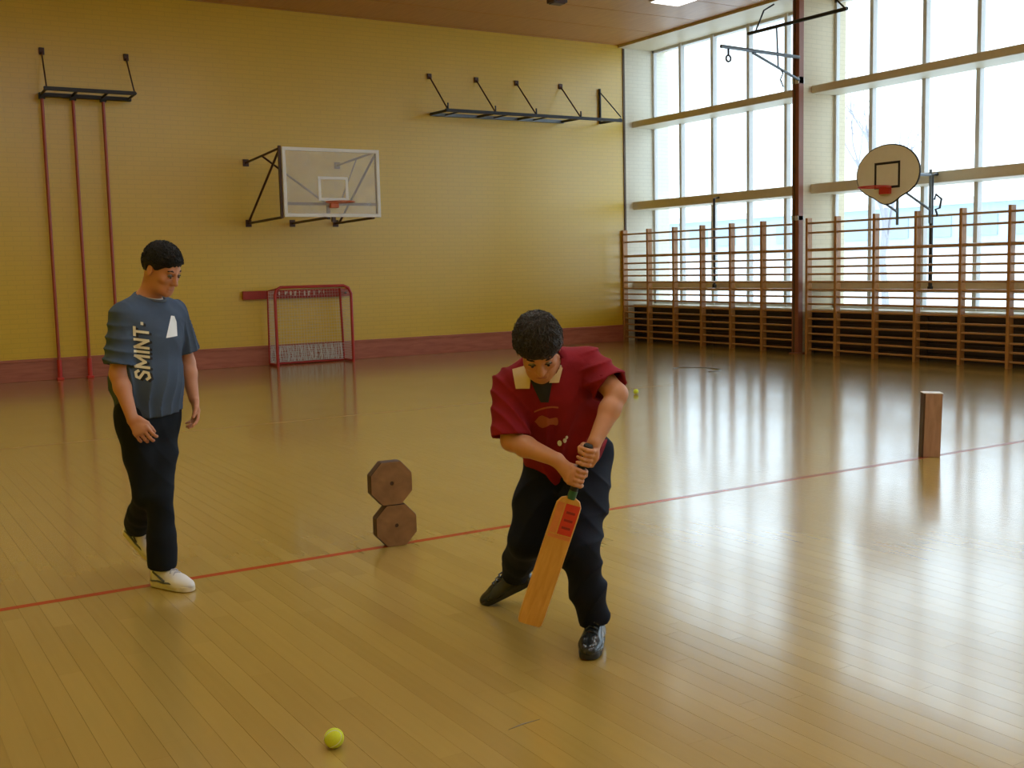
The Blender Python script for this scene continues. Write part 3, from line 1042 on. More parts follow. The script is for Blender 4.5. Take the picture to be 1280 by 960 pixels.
class Field:
    """signed distance grid; shapes are blended in, then skinned with surface nets"""
    def __init__(self, lo, hi, h):
        self.lo = np.array(lo, np.float32)
        self.h = h
        self.n = np.ceil((np.array(hi) - np.array(lo)) / h).astype(int) + 1
        self.D = np.full(self.n, 1.0, np.float32)

    def region(self, lo, hi):
        a = np.clip(np.floor((np.array(lo) - self.lo) / self.h).astype(int), 0, self.n)
        b = np.clip(np.ceil((np.array(hi) - self.lo) / self.h).astype(int) + 1, 0, self.n)
        sl = tuple(slice(i, j) for i, j in zip(a, b))
        ax = [self.lo[k] + self.h * np.arange(a[k], b[k], dtype=np.float32) for k in range(3)]
        return sl, ax[0][:, None, None], ax[1][None, :, None], ax[2][None, None, :]

    def put(self, shape, k=0.02, op='+'):
        lo, hi, fn = shape
        pad = k + 4 * self.h
        sl, X, Y, Z = self.region(np.array(lo) - pad, np.array(hi) + pad)
        if 0 in self.D[sl].shape: return self
        d = fn(X, Y, Z).astype(np.float32)
        a = self.D[sl]
        if op == '+':
            hh = np.clip(0.5 + 0.5 * (a - d) / k, 0, 1)
            self.D[sl] = a * (1 - hh) + d * hh - k * hh * (1 - hh)
        else:                                   # carve
            d = -d
            hh = np.clip(0.5 - 0.5 * (a - d) / k, 0, 1)
            self.D[sl] = a * (1 - hh) + d * hh + k * hh * (1 - hh)
        return self

    def all(self, fn):
        sl, X, Y, Z = self.region(self.lo - 1, self.lo + self.n * self.h + 1)
        self.D = fn(self.D, X, Y, Z).astype(np.float32)
        return self

    def shell(self, t):
        self.D = np.maximum(self.D, -(self.D + t))
        return self

    def mesh(self, name):
        D, h = self.D, self.h
        ins = D < 0
        c = np.zeros(np.array(D.shape) - 1, np.int8)
        for i in (0, 1):
            for j in (0, 1):
                for k in (0, 1):
                    c += ins[i:D.shape[0] - 1 + i, j:D.shape[1] - 1 + j, k:D.shape[2] - 1 + k]
        act = np.argwhere((c > 0) & (c < 8))
        idx = np.full(c.shape, -1, np.int32)
        idx[tuple(act.T)] = np.arange(len(act))
        pos = np.zeros((len(act), 3), np.float64)
        cnt = np.zeros(len(act))
        cor = [(i, j, k) for i in (0, 1) for j in (0, 1) for k in (0, 1)]
        for a in cor:
            for ax in range(3):
                if a[ax] == 0:
                    b = list(a)
                    b[ax] = 1
                    da = D[tuple((act + a).T)]
                    db = D[tuple((act + b).T)]
                    m = (da < 0) != (db < 0)
                    t = da[m] / (da[m] - db[m])
                    p = act[m] + np.array(a, float)
                    p[:, ax] += t
                    pos[m] += p
                    cnt[m] += 1
        pos = self.lo + h * pos / cnt[:, None]
        quads = []
        for ax in range(3):
            u, v = [(1, 2), (2, 0), (0, 1)][ax]
            s0 = [slice(1, n - 1) for n in D.shape]
            s1 = list(s0)
            s0[ax] = slice(0, D.shape[ax] - 1)
            s1[ax] = slice(1, D.shape[ax])
            A, B = ins[tuple(s0)], ins[tuple(s1)]
            for flip, m in ((False, A & ~B), (True, ~A & B)):
                e = np.argwhere(m)
                off = np.ones(3, int)
                off[ax] = 0
                e = e + off
                q = []
                for du, dv in ((-1, -1), (0, -1), (0, 0), (-1, 0)):
                    cc = e.copy()
                    cc[:, u] += du
                    cc[:, v] += dv
                    q.append(idx[tuple(cc.T)])
                q = np.stack(q, 1)
                quads.append(q[:, ::-1] if flip else q)
        F = np.concatenate(quads)
        # one light relaxation pass
        nb = np.zeros_like(pos)
        nc = np.zeros(len(pos))
        for a, b in ((0, 1), (1, 2), (2, 3), (3, 0)):
            np.add.at(nb, F[:, a], pos[F[:, b]])
            np.add.at(nb, F[:, b], pos[F[:, a]])
            np.add.at(nc, F[:, a], 1)
            np.add.at(nc, F[:, b], 1)
        pos = pos * 0.5 + 0.5 * nb / np.maximum(nc, 1)[:, None]
        me = bpy.data.meshes.new(name)
        me.vertices.add(len(pos))
        me.vertices.foreach_set('co', pos.astype(np.float32).ravel())
        me.loops.add(F.size)
        me.loops.foreach_set('vertex_index', F.astype(np.int32).ravel())
        me.polygons.add(len(F))
        me.polygons.foreach_set('loop_start', np.arange(0, F.size, 4, dtype=np.int32))
        me.polygons.foreach_set('use_smooth', np.ones(len(F), bool))
        me.update(calc_edges=True)
        me.validate()
        return me


def rc(a, b, ra, rb):
    """limb: tapered capsule"""
    a, b = np.asarray(a, float), np.asarray(b, float)
    r = max(ra, rb)
    ba = b - a
    L2 = float(ba @ ba) + 1e-12
    def fn(X, Y, Z):
        px, py, pz = X - a[0], Y - a[1], Z - a[2]
        t = np.clip((px * ba[0] + py * ba[1] + pz * ba[2]) / L2, 0, 1)
        return np.sqrt((px - t * ba[0]) ** 2 + (py - t * ba[1]) ** 2 + (pz - t * ba[2]) ** 2) - (ra + (rb - ra) * t)
    return np.minimum(a, b) - r, np.maximum(a, b) + r, fn


def ec(a, b, side, r0, r1):
    """oval limb / trunk piece: side = direction of the first radius"""
    a, b = np.asarray(a, float), np.asarray(b, float)
    ba = b - a
    L = np.linalg.norm(ba)
    ax = ba / L
    s = np.asarray(side, float)
    s = unit(s - ax * (s @ ax))
    f = np.cross(ax, s)
    r = max(*r0, *r1)
    def fn(X, Y, Z):
        px, py, pz = X - a[0], Y - a[1], Z - a[2]
        t = np.clip((px * ax[0] + py * ax[1] + pz * ax[2]) / L, 0, 1)
        qx, qy, qz = px - t * ba[0], py - t * ba[1], pz - t * ba[2]
        A = r0[0] + (r1[0] - r0[0]) * t
        B = r0[1] + (r1[1] - r0[1]) * t
        m = np.minimum(A, B)
        return (np.sqrt(((qx * s[0] + qy * s[1] + qz * s[2]) / A) ** 2 + ((qx * f[0] + qy * f[1] + qz * f[2]) / B) ** 2 + ((qx * ax[0] + qy * ax[1] + qz * ax[2]) / m) ** 2) - 1) * m
    return np.minimum(a, b) - r, np.maximum(a, b) + r, fn


def el(c, frame, rad):
    """ellipsoid; frame rows = its axes"""
    c = np.asarray(c, float)
    R = np.asarray(frame, float)
    r = max(rad)
    def fn(X, Y, Z):
        px, py, pz = X - c[0], Y - c[1], Z - c[2]
        q = [(px * R[i][0] + py * R[i][1] + pz * R[i][2]) / rad[i] for i in range(3)]
        k = np.sqrt(q[0] ** 2 + q[1] ** 2 + q[2] ** 2)
        return (k - 1) * min(rad)
    return c - r, c + r, fn


def rbox(c, frame, half, rd):
    c = np.asarray(c, float)
    R = np.asarray(frame, float)
    r = np.linalg.norm(half) + rd
    def fn(X, Y, Z):
        px, py, pz = X - c[0], Y - c[1], Z - c[2]
        q = [np.abs(px * R[i][0] + py * R[i][1] + pz * R[i][2]) - half[i] for i in range(3)]
        o = np.sqrt(sum(np.maximum(x, 0) ** 2 for x in q))
        return o + np.minimum(np.maximum(np.maximum(q[0], q[1]), q[2]), 0) - rd
    return c - r, c + r, fn


def folds(amp, dirs, seed=0):
    """cloth folds: warped sine ridges"""
    rng = np.random.RandomState(seed)
    terms = [(np.asarray(d, float) * f, rng.uniform(0, 6.28), rng.uniform(0, 6.28)) for d, f in dirs]
    def fn(X, Y, Z):
        w = 0.9 * np.sin(9 * X + 7 * Z + 1.3) + 0.9 * np.sin(8 * Y - 6 * Z + 0.4)
        s = 0
        for d, p1, p2 in terms:
            q = np.sin(d[0] * X + d[1] * Y + d[2] * Z + p1 + 1.6 * w)
            s = s + (2 * np.abs(q) ** 0.75 - 1.2) * (0.45 + 0.55 * np.sin(5 * Z + 6 * X + p2))
        return amp * s / len(terms)
    return fn


def head_frame(fwd, up):
    f = unit(fwd)
    u = np.asarray(up, float)
    u = unit(u - f * (u @ f))
    r = np.cross(f, u)
    return np.array([r, f, u])            # rows: right, forward, up


def head_shapes(c, H, s=1.0):
    def P(x, y, z): return c + s * (H[0] * x + H[1] * y + H[2] * z)
    add = [(el(P(0, -0.012, 0.035), H, (0.074 * s, 0.094 * s, 0.088 * s)), 0.01),
           (el(P(0, 0.02, -0.035), H, (0.062 * s, 0.070 * s, 0.078 * s)), 0.03),
           (ec(P(-0.028, 0.045, -0.085), P(0.028, 0.045, -0.085), H[1], (0.032 * s, 0.026 * s), (0.032 * s, 0.026 * s)), 0.03),
           (el(P(0, 0.072, -0.100), H, (0.026 * s, 0.020 * s, 0.019 * s)), 0.018),
           (ec(P(-0.036, 0.071, 0.020), P(0.036, 0.071, 0.020), H[1], (0.013 * s, 0.010 * s), (0.013 * s, 0.010 * s)), 0.014),
           (rc(P(0, 0.082, 0.010), P(0, 0.104, -0.034), 0.0085 * s, 0.012 * s), 0.010),
           (rc(P(-0.013, 0.093, -0.038), P(0.013, 0.093, -0.038), 0.008 * s, 0.008 * s), 0.008),
           (el(P(-0.042, 0.055, -0.025), H, (0.022 * s, 0.022 * s, 0.018 * s)), 0.016),
           (el(P(0.042, 0.055, -0.025), H, (0.022 * s, 0.022 * s, 0.018 * s)), 0.016),
           (ec(P(-0.018, 0.084, -0.066), P(0.018, 0.084, -0.066), H[2], (0.006 * s, 0.007 * s), (0.006 * s, 0.007 * s)), 0.008),
           (ec(P(-0.016, 0.083, -0.078), P(0.016, 0.083, -0.078), H[2], (0.007 * s, 0.007 * s), (0.007 * s, 0.007 * s)), 0.008)]
    cut = [(el(P(-0.031, 0.092, 0.001), H, (0.016 * s, 0.014 * s, 0.010 * s)), 0.012),
           (el(P(0.031, 0.092, 0.001), H, (0.016 * s, 0.014 * s, 0.010 * s)), 0.012),
           (ec(P(-0.02, 0.094, -0.072), P(0.02, 0.094, -0.072), H[2], (0.002 * s, 0.004 * s), (0.002 * s, 0.004 * s)), 0.004)]
    for sx in (-1, 1):
        add.append((el(P(sx * 0.076, -0.012, -0.008), np.array([unit(H[0] * 0.94 - H[1] * 0.34 * sx), unit(H[1] * 0.94 + H[0] * 0.34 * sx), H[2]]), (0.009 * s, 0.022 * s, 0.033 * s)), 0.008))
        cut.append((el(P(sx * 0.085, -0.006, -0.004), H, (0.006 * s, 0.010 * s, 0.017 * s)), 0.005))
    eyes = [P(-0.031, 0.0755, 0.001), P(0.031, 0.0755, 0.001)]
    return add, cut, eyes, P


def hair_mesh(c, H, s, name, amp, drop=0.0, slope=0.80, lift=0.013):
    fld = Field(c - 0.17, c + 0.17, 0.004)
    def P(x, y, z): return c + s * (H[0] * x + H[1] * y + H[2] * z)
    fld.put(el(P(0, -0.014, 0.036), H, ((0.074 + lift) * s, (0.094 + lift) * s, (0.088 + lift) * s)), 0.01)
    for sx in (-1, 1):                      # sideburns
        fld.put(el(P(sx * 0.072, 0.012, 0.0), H, (0.010 * s, 0.014 * s, 0.03 * s)), 0.012)
    fo = folds(1.0, [((1, 0.4, 0.2), 230), ((0.3, 1, 0.5), 260), ((0.2, -0.6, 1), 210), ((0.8, -0.5, 0.4), 330)], 3)
    def cutf(D, X, Y, Z):
        px, py, pz = X - c[0], Y - c[1], Z - c[2]
        r = px * H[0][0] + py * H[0][1] + pz * H[0][2]
        f = px * H[1][0] + py * H[1][1] + pz * H[1][2]
        u = px * H[2][0] + py * H[2][1] + pz * H[2][2]
        line = np.where(f > 0.03, slope * (f - 0.03) + 0.012, 0.80 * (f - 0.03) + 0.012) - drop
        ear = 0.030 - np.sqrt((np.abs(r) - 0.085) ** 2 + (f + 0.012) ** 2 * 1.2 + (u + 0.012) ** 2)
        edge = (line - u) * 0.75 + 0.0022 * np.sin(r * 260) + 0.002 * np.sin(r * 410 + f * 300)
        D = D + np.clip((0.030 - (u - line)) / 0.030, 0, 1) * 0.0065
        return np.maximum(np.maximum(D + amp * fo(X, Y, Z), edge), ear)
    fld.all(cutf)
    return fld.mesh(name)


def strands(parent, c, H, s, n, lift, length, rise, drop, slope, material, seed):
    """locks of hair lying over the scalp, combed away from the crown"""
    rng = random.Random(seed)
    mb = MB()
    rad = np.array([(0.074 + lift) * s, (0.094 + lift) * s, (0.088 + lift) * s])
    def P(q): return c + H[0] * q[0] + H[1] * (q[1] - 0.014 * s) + H[2] * (q[2] + 0.036 * s)
    crown = unit(V3(0.05, -0.45, 0.9))
    made = 0
    while made < n:
        d = unit(np.array([rng.gauss(0, 1), rng.gauss(0, 1), rng.gauss(0.35, 1)]))
        q = d * rad * 0.985
        f, u = q[1] - 0.014, q[2] + 0.036
        line = (slope if f > 0.03 else 0.80) * (f - 0.03) + 0.012 - drop
        if u < line + 0.012 or (abs(q[0]) > 0.05 and u < 0.035 and -0.05 < f < 0.03):
            continue
        t = d - crown * (d @ crown)
        t = unit(t - d * (t @ d) + np.array([rng.gauss(0, .35), rng.gauss(0.15, .35), 0]))
        t = unit(t - d * (t @ d))
        L = length * rng.uniform(0.6, 1.2)
        r = rng.uniform(0.0014, 0.0030)
        p1 = q + t * L * 0.5 + d * L * rise * 0.5
        q2 = q + t * L
        q2 = unit(q2) * np.linalg.norm(unit(q2) * rad) * 0.995 + d * L * rise * rng.uniform(0.1, 0.6)
        mb.tube([P(q - d * 0.002), P(p1), P(q2)], [r, r * 0.85, r * 0.25], 4)
        made += 1
    tag(mb.build('hair_strands', material, parent, True), kind='stuff')


def hand_shapes(w, a, n, t, curls, sp=0.0205, s=1.0, thumb=(0.55, 0.62, 0.35)):
    """relaxed hand: wrist w, a = along fingers, n = palm side, t = towards the thumb; curls per finger"""
    a = unit(a)
    n = unit(np.asarray(n, float) - a * (np.asarray(n, float) @ a))
    t = unit(t - a * (t @ a) - n * (t @ n))
    out = [(ec(w + a * 0.012, w + a * 0.078 * s, t, (0.029 * s, 0.017 * s), (0.040 * s, 0.0135 * s)), 0.014)]
    lens = [(0.040, 0.024, 0.020), (0.044, 0.028, 0.022), (0.041, 0.026, 0.021), (0.032, 0.020, 0.018)]
    for i in range(4):
        base = w + a * (0.086 - 0.004 * abs(i - 1)) * s + t * (1.5 - i) * sp * s
        ang = 0.0
        p = base - a * 0.012
        r0 = (0.0098 if i < 3 else 0.0086) * s
        splay = t * (1.5 - i) * 0.05
        for j in range(3):
            ang += curls[i] * (0.7, 1.0, 0.8)[j]
            d = unit(a * math.cos(ang) + n * math.sin(ang) + splay)
            q = p + d * (lens[i][j] + (0.012 if j == 0 else 0)) * s
            out.append((rc(p, q, r0, r0 * 0.90), 0.0045))
            p, r0 = q, r0 * 0.92
    b = w + a * 0.022 * s + t * 0.024 * s
    d1 = unit(a * thumb[0] + t * thumb[1] + n * thumb[2])
    d2 = unit(a * (thumb[0] + 0.35) + t * (thumb[1] - 0.30) + n * (thumb[2] + 0.2))
    p1 = b + d1 * 0.042 * s
    p2 = p1 + d2 * 0.032 * s
    p3 = p2 + unit(d2 + n * 0.2) * 0.024 * s
    out += [(rc(b, p1, 0.016 * s, 0.0125 * s), 0.010), (rc(p1, p2, 0.0118 * s, 0.0108 * s), 0.005), (rc(p2, p3, 0.0108 * s, 0.0088 * s), 0.004)]
    return out


def grip_shapes(hp, ax, wrist, sgn, rh=0.017, s=1.0):
    """hand closed round a bat handle at hp (handle axis ax); fingers circle the handle from the palm side"""
    ax = unit(ax)
    e0 = wrist - hp
    e0 = unit(e0 - ax * (e0 @ ax))
    e1 = np.cross(ax, e0) * sgn
    def Q(deg, r, off): 
        t = math.radians(deg)
        return hp + ax * off + (e0 * math.cos(t) + e1 * math.sin(t)) * r
    palm_c = Q(20, rh + 0.017, 0)
    kn = Q(62, rh + 0.021, 0)
    out = [(ec(wrist, palm_c, ax, (0.026 * s, 0.021 * s), (0.037 * s, 0.017 * s)), 0.014),
           (ec(palm_c, kn, ax, (0.037 * s, 0.017 * s), (0.035 * s, 0.013 * s)), 0.012)]
    rf = 0.0098 * s
    for i, off in enumerate((0.030, 0.010, -0.010, -0.029)):
        reach = (215, 235, 230, 205)[i]
        pts = [Q(50, rh + 0.020, off * 1.05), Q(100, rh + 0.0135, off), Q(150, rh + 0.0098, off - 0.002), Q(reach, rh + 0.0092, off - 0.004)]
        for j in range(3):
            out.append((rc(pts[j], pts[j + 1], rf * (1 - 0.06 * j), rf * (0.94 - 0.07 * j)), 0.004))
    th = [Q(-10, rh + 0.020, 0.022), Q(-65, rh + 0.016, 0.030), Q(-120, rh + 0.0115, 0.022), Q(-150, rh + 0.0105, 0.010)]
    for j in range(3):
        out.append((rc(th[j], th[j + 1], (0.0155, 0.0122, 0.0108)[j] * s, (0.0122, 0.0108, 0.009)[j] * s), (0.010, 0.005, 0.004)[j]))
    return out


def conform(name, outline2d, target_bvh, parent, material, grid=0.006, lift=0.003):
    """flat print: triangulated 2-D shape (u, z) laid onto the cloth along the local depth axis"""
    bm = bmesh.new()
    for poly in outline2d:
        vs = [bm.verts.new((x, 0, z)) for x, z in poly]
        bm.faces.new(vs)
    bmesh.ops.triangulate(bm, faces=bm.faces)
    for _ in range(7):
        es = [e for e in bm.edges if e.calc_length() > grid * 1.6]
        if not es: break
        bmesh.ops.subdivide_edges(bm, edges=es, cuts=1)
        bmesh.ops.triangulate(bm, faces=bm.faces)
    for v in bm.verts:
        hit = target_bvh.ray_cast(Vector((v.co.x, -1.5, v.co.z)), Vector((0, 1, 0)))
        v.co.y = (hit[0].y if hit[0] else 0.0) - lift
    bmesh.ops.recalc_face_normals(bm, faces=bm.faces)
    me = bpy.data.meshes.new(name)
    bm.to_mesh(me)
    bm.free()
    return link(name, me, material, parent)


def stroke_letters(word, height, weight, slant):
    """bold slanted capitals built from straight strokes; returns convex polygons (x along the word, y up) and the length"""
    g = {'S': (0.62, [(0.60, 0.80, 0.45, 1.0), (0.45, 1.0, 0.12, 0.96), (0.12, 0.96, 0.04, 0.74), (0.04, 0.74, 0.56, 0.40), (0.56, 0.40, 0.52, 0.08), (0.52, 0.08, 0.18, 0.0), (0.18, 0.0, 0.0, 0.20)]),
         'M': (0.86, [(0.0, 0.0, 0.0, 1.0), (0.0, 1.0, 0.42, 0.25), (0.42, 0.25, 0.84, 1.0), (0.84, 1.0, 0.84, 0.0)]),
         'I': (0.06, [(0.03, 0.0, 0.03, 1.0)]),
         'N': (0.62, [(0.0, 0.0, 0.0, 1.0), (0.0, 1.0, 0.60, 0.0), (0.60, 0.0, 0.60, 1.0)]),
         'T': (0.62, [(0.0, 0.98, 0.62, 0.98), (0.31, 0.0, 0.31, 1.0)]),
         '.': (0.10, [(0.0, 0.42, 0.10, 0.42)])}
    polys, x0 = [], 0.0
    for ch in word:
        wd, strokes = g[ch]
        for ax, ay, bx, by in strokes:
            dx, dy = bx - ax, by - ay
            L = math.hypot(dx, dy)
            dx, dy = dx / L, dy / L
            e, n = weight * 0.35, weight / 2
            q = []
            for sx, sy in ((-1, -1), (1, -1), (1, 1), (-1, 1)):
                px = (bx + dx * e if sx > 0 else ax - dx * e) - dy * n * sy
                py = (by + dy * e if sx > 0 else ay - dy * e) + dx * n * sy
                q.append(((x0 + px + slant * py) * height, py * height))
            polys.append(q)
        x0 += wd + 0.30
    return polys, (x0 - 0.30) * height


def shoe(parent, heel, toe, up, mats, kindname='shoe', L=0.285, trainer=True):
    """one shoe with sole and laces; heel / toe are floor-side points of the sole"""
    heel, toe = np.asarray(heel, float), np.asarray(toe, float)
    a = unit(toe - heel)
    up = unit(np.asarray(up, float) - a * (np.asarray(up, float) @ a))
    s = np.cross(up, a)
    R = Matrix((Vector(a), Vector(s), Vector(up))).transposed().to_4x4()
    R.translation = Vector(heel)
    k = L / 0.285
    I = np.eye(3)
    F = Field((-0.03, -0.08, -0.01), (0.32, 0.08, 0.17), 0.004)
    F.put(el((0.215 * k, 0.0, 0.030), I, (0.075 * k, 0.046, 0.037)), 0.03)
    F.put(ec((0.05, 0, 0.045), (0.19 * k, 0, 0.034), (0, 1, 0), (0.037, 0.045), (0.045, 0.038)), 0.03)
    F.put(rc((0.185 * k, 0, 0.045), (0.075, 0, 0.090), 0.030, 0.036), 0.03)
    F.put(ec((0.045, 0, 0.04), (0.05, 0, 0.115), (0, 1, 0), (0.037, 0.043), (0.034, 0.040)), 0.03)
    F.all(lambda D, X, Y, Z: np.maximum(np.maximum(D, 0.016 - Z), Z - 0.118 - 0.1 * (0.05 - X)))
    sh = link(kindname, F.mesh(kindname), mats[0], parent)
    sh.matrix_local = R
    S = Field((-0.03, -0.08, -0.01), (0.33, 0.08, 0.06), 0.004)
    def sole(X, Y, Z):
        def cap(x0, y0, r0, x1, y1, r1):
            bx, by = x1 - x0, y1 - y0
            t = np.clip(((X - x0) * bx + (Y - y0) * by) / (bx * bx + by * by), 0, 1)
            return np.sqrt((X - x0 - t * bx) ** 2 + (Y - y0 - t * by) ** 2) - (r0 + (r1 - r0) * t)
        d2 = np.minimum(cap(0.038, 0, 0.040, 0.215 * k, 0, 0.048), cap(0.215 * k, 0, 0.048, 0.245 * k, 0, 0.042))
        zz = np.abs(Z - 0.014) - 0.014
        return np.maximum(d2, zz) + 0 * Z
    S.put(((-0.02, -0.07, 0), (0.31, 0.07, 0.03), sole), 0.005)
    link('sole', S.mesh('sole'), mats[1], sh)
    for i in range(4 if trainer else 3):
        x, z = 0.182 * k - 0.024 * i, 0.085 + 0.0115 * i
        MB().tube([(x, -0.026, z - 0.010), (x - 0.006, -0.010, z + 0.003), (x + 0.006, 0.010, z + 0.003), (x, 0.026, z - 0.010)], 0.0042, 6).build('lace', mats[2], sh, True)
    if trainer:
        for sy in (-1, 1):
            MB().tube([(0.03, sy * 0.040, 0.036), (0.09, sy * 0.0455, 0.040), (0.13, sy * 0.049, 0.036), (0.17 * k, sy * 0.0505, 0.040), (0.21 * k, sy * 0.047, 0.033), (0.255 * k, sy * 0.030, 0.030)], 0.005, 6).build('side_stripe', mats[3], sh, True)
            MB().tube([(0.05, sy * 0.044, 0.085), (0.10, sy * 0.047, 0.060), (0.135 * k, sy * 0.049, 0.045)], 0.005, 6).build('side_stripe', mats[3], sh, True)
    return sh


def skin_mat(name, col):
    m, nt, p = new_mat(name)
    tc = N(nt, 'ShaderNodeTexCoord')
    no = N(nt, 'ShaderNodeTexNoise')
    no.inputs['Scale'].default_value = 14
    no.inputs['Detail'].default_value = 4
    nt.links.new(tc.outputs['Object'], no.inputs['Vector'])
    mx = N(nt, 'ShaderNodeMix', data_type='RGBA')
    mx.inputs[6].default_value = (col[0] * 0.92, col[1] * 0.84, col[2] * 0.8, 1)
    mx.inputs[7].default_value = (col[0] * 1.06, col[1] * 1.1, col[2] * 1.12, 1)
    nt.links.new(no.outputs['Fac'], mx.inputs[0])
    nt.links.new(mx.outputs[2], p.inputs['Base Color'])
    p.inputs['Roughness'].default_value = 0.5
    p.inputs['Subsurface Weight'].default_value = 0.12
    p.inputs['Subsurface Radius'].default_value = (0.012, 0.004, 0.002)
    return m


M['skin_a'] = skin_mat('tanned_skin', (0.46, 0.20, 0.105))
M['skin_b'] = skin_mat('light_skin', (0.50, 0.235, 0.125))
M['hair_black'] = mat('black_hair', (0.009, 0.007, 0.006), 0.6, var=0.4, scale=60, bump=0.3, bscale=220, spec=0.2)
M['hair_brown'] = mat('dark_brown_hair', (0.026, 0.018, 0.011), 0.5, var=0.7, scale=70, bump=0.5, bscale=220, spec=0.35)
M['tee'] = mat('washed_slate_cotton', (0.058, 0.082, 0.128), 0.85, var=0.25, scale=5, bump=0.15, bscale=300, spec=0.12)
M['tee_trim'] = mat('dark_neck_band', (0.06, 0.08, 0.11), 0.85)
M['tee_under'] = mat('white_undershirt', (0.70, 0.70, 0.68), 0.85)
M['trouser_dark'] = mat('black_navy_cotton', (0.009, 0.012, 0.018), 0.75, var=0.3, scale=6, bump=0.15, bscale=250, spec=0.12)
M['trouser_navy'] = mat('navy_denim', (0.008, 0.010, 0.019), 0.75, var=0.35, scale=6, bump=0.2, bscale=300, spec=0.12)
M['trainer_white'] = mat('white_trainer_leather', (0.66, 0.66, 0.68), 0.5, var=0.1)
M['trainer_sole'] = mat('off_white_rubber', (0.62, 0.58, 0.48), 0.6)
M['trainer_lace'] = mat('grey_lace', (0.42, 0.43, 0.50), 0.8)
M['trainer_stripe'] = mat('dark_grey_stripe', (0.08, 0.09, 0.10), 0.5)
M['shoe_black'] = mat('black_polished_leather', (0.012, 0.015, 0.018), 0.22, var=0.2)
M['shoe_sole'] = mat('black_rubber', (0.012, 0.012, 0.012), 0.55)
M['print_cream'] = mat('cream_print', (0.66, 0.60, 0.42), 0.8, var=0.1)
M['print_white'] = mat('white_print', (0.74, 0.76, 0.78), 0.8, var=0.05)
M['print_black'] = mat('black_print', (0.010, 0.010, 0.014), 0.8)
M['shirt_red'] = mat('dark_red_cotton', (0.22, 0.013, 0.022), 0.8, var=0.35, scale=9, bump=0.15, bscale=280, spec=0.12)
M['collar_cream'] = mat('cream_collar', (0.62, 0.50, 0.34), 0.8)
M['undershirt_black'] = mat('black_undershirt', (0.010, 0.010, 0.012), 0.85)
M['print_orange'] = mat('orange_print', (0.36, 0.09, 0.03), 0.8)
M['eye_white'] = mat('eye_white', (0.30, 0.25, 0.22), 0.25, var=0.03)
M['eye_dark'] = mat('dark_iris', (0.02, 0.012, 0.008), 0.2)
M['lip'] = mat('lips', (0.36, 0.13, 0.09), 0.45)


def face_parts(parent, P, H, s, eyes, lash):
    for e in eyes:
        bm = bmesh.new()
        bmesh.ops.create_uvsphere(bm, u_segments=12, v_segments=8, radius=0.0115 * s)
        me = bpy.data.meshes.new('eye')
        bm.to_mesh(me)
        bm.free()
        o = link('eye', me, M['eye_white'], parent)
        o.location = Vector(e)
        q = Vector(H[1] * 0.0092 * s - H[2] * 0.005 * s)
        MB().tube([q, q + Vector(H[1] * 0.0022 * s)], 0.0055 * s, 10).build('iris', M['eye_dark'], o, True)
    for sx in (-1, 1):
        MB().tube([P(sx * 0.014, 0.0835, 0.023), P(sx * 0.032, 0.0825, 0.029), P(sx * 0.050, 0.070, 0.024)], [0.0035, 0.0045, 0.003], 6).build('eyebrow', lash, parent, True)
        MB().tube([P(sx * 0.018, 0.0885, 0.006), P(sx * 0.032, 0.0905, 0.008), P(sx * 0.046, 0.080, 0.004)], 0.0022, 5).build('eyelash', lash, parent, True)
    MB().tube([P(-0.020, 0.0875, -0.072), P(-0.008, 0.0935, -0.070), P(0.008, 0.0935, -0.070), P(0.020, 0.0875, -0.072)], 0.0032, 6).build('lips', M['lip'], parent, True)


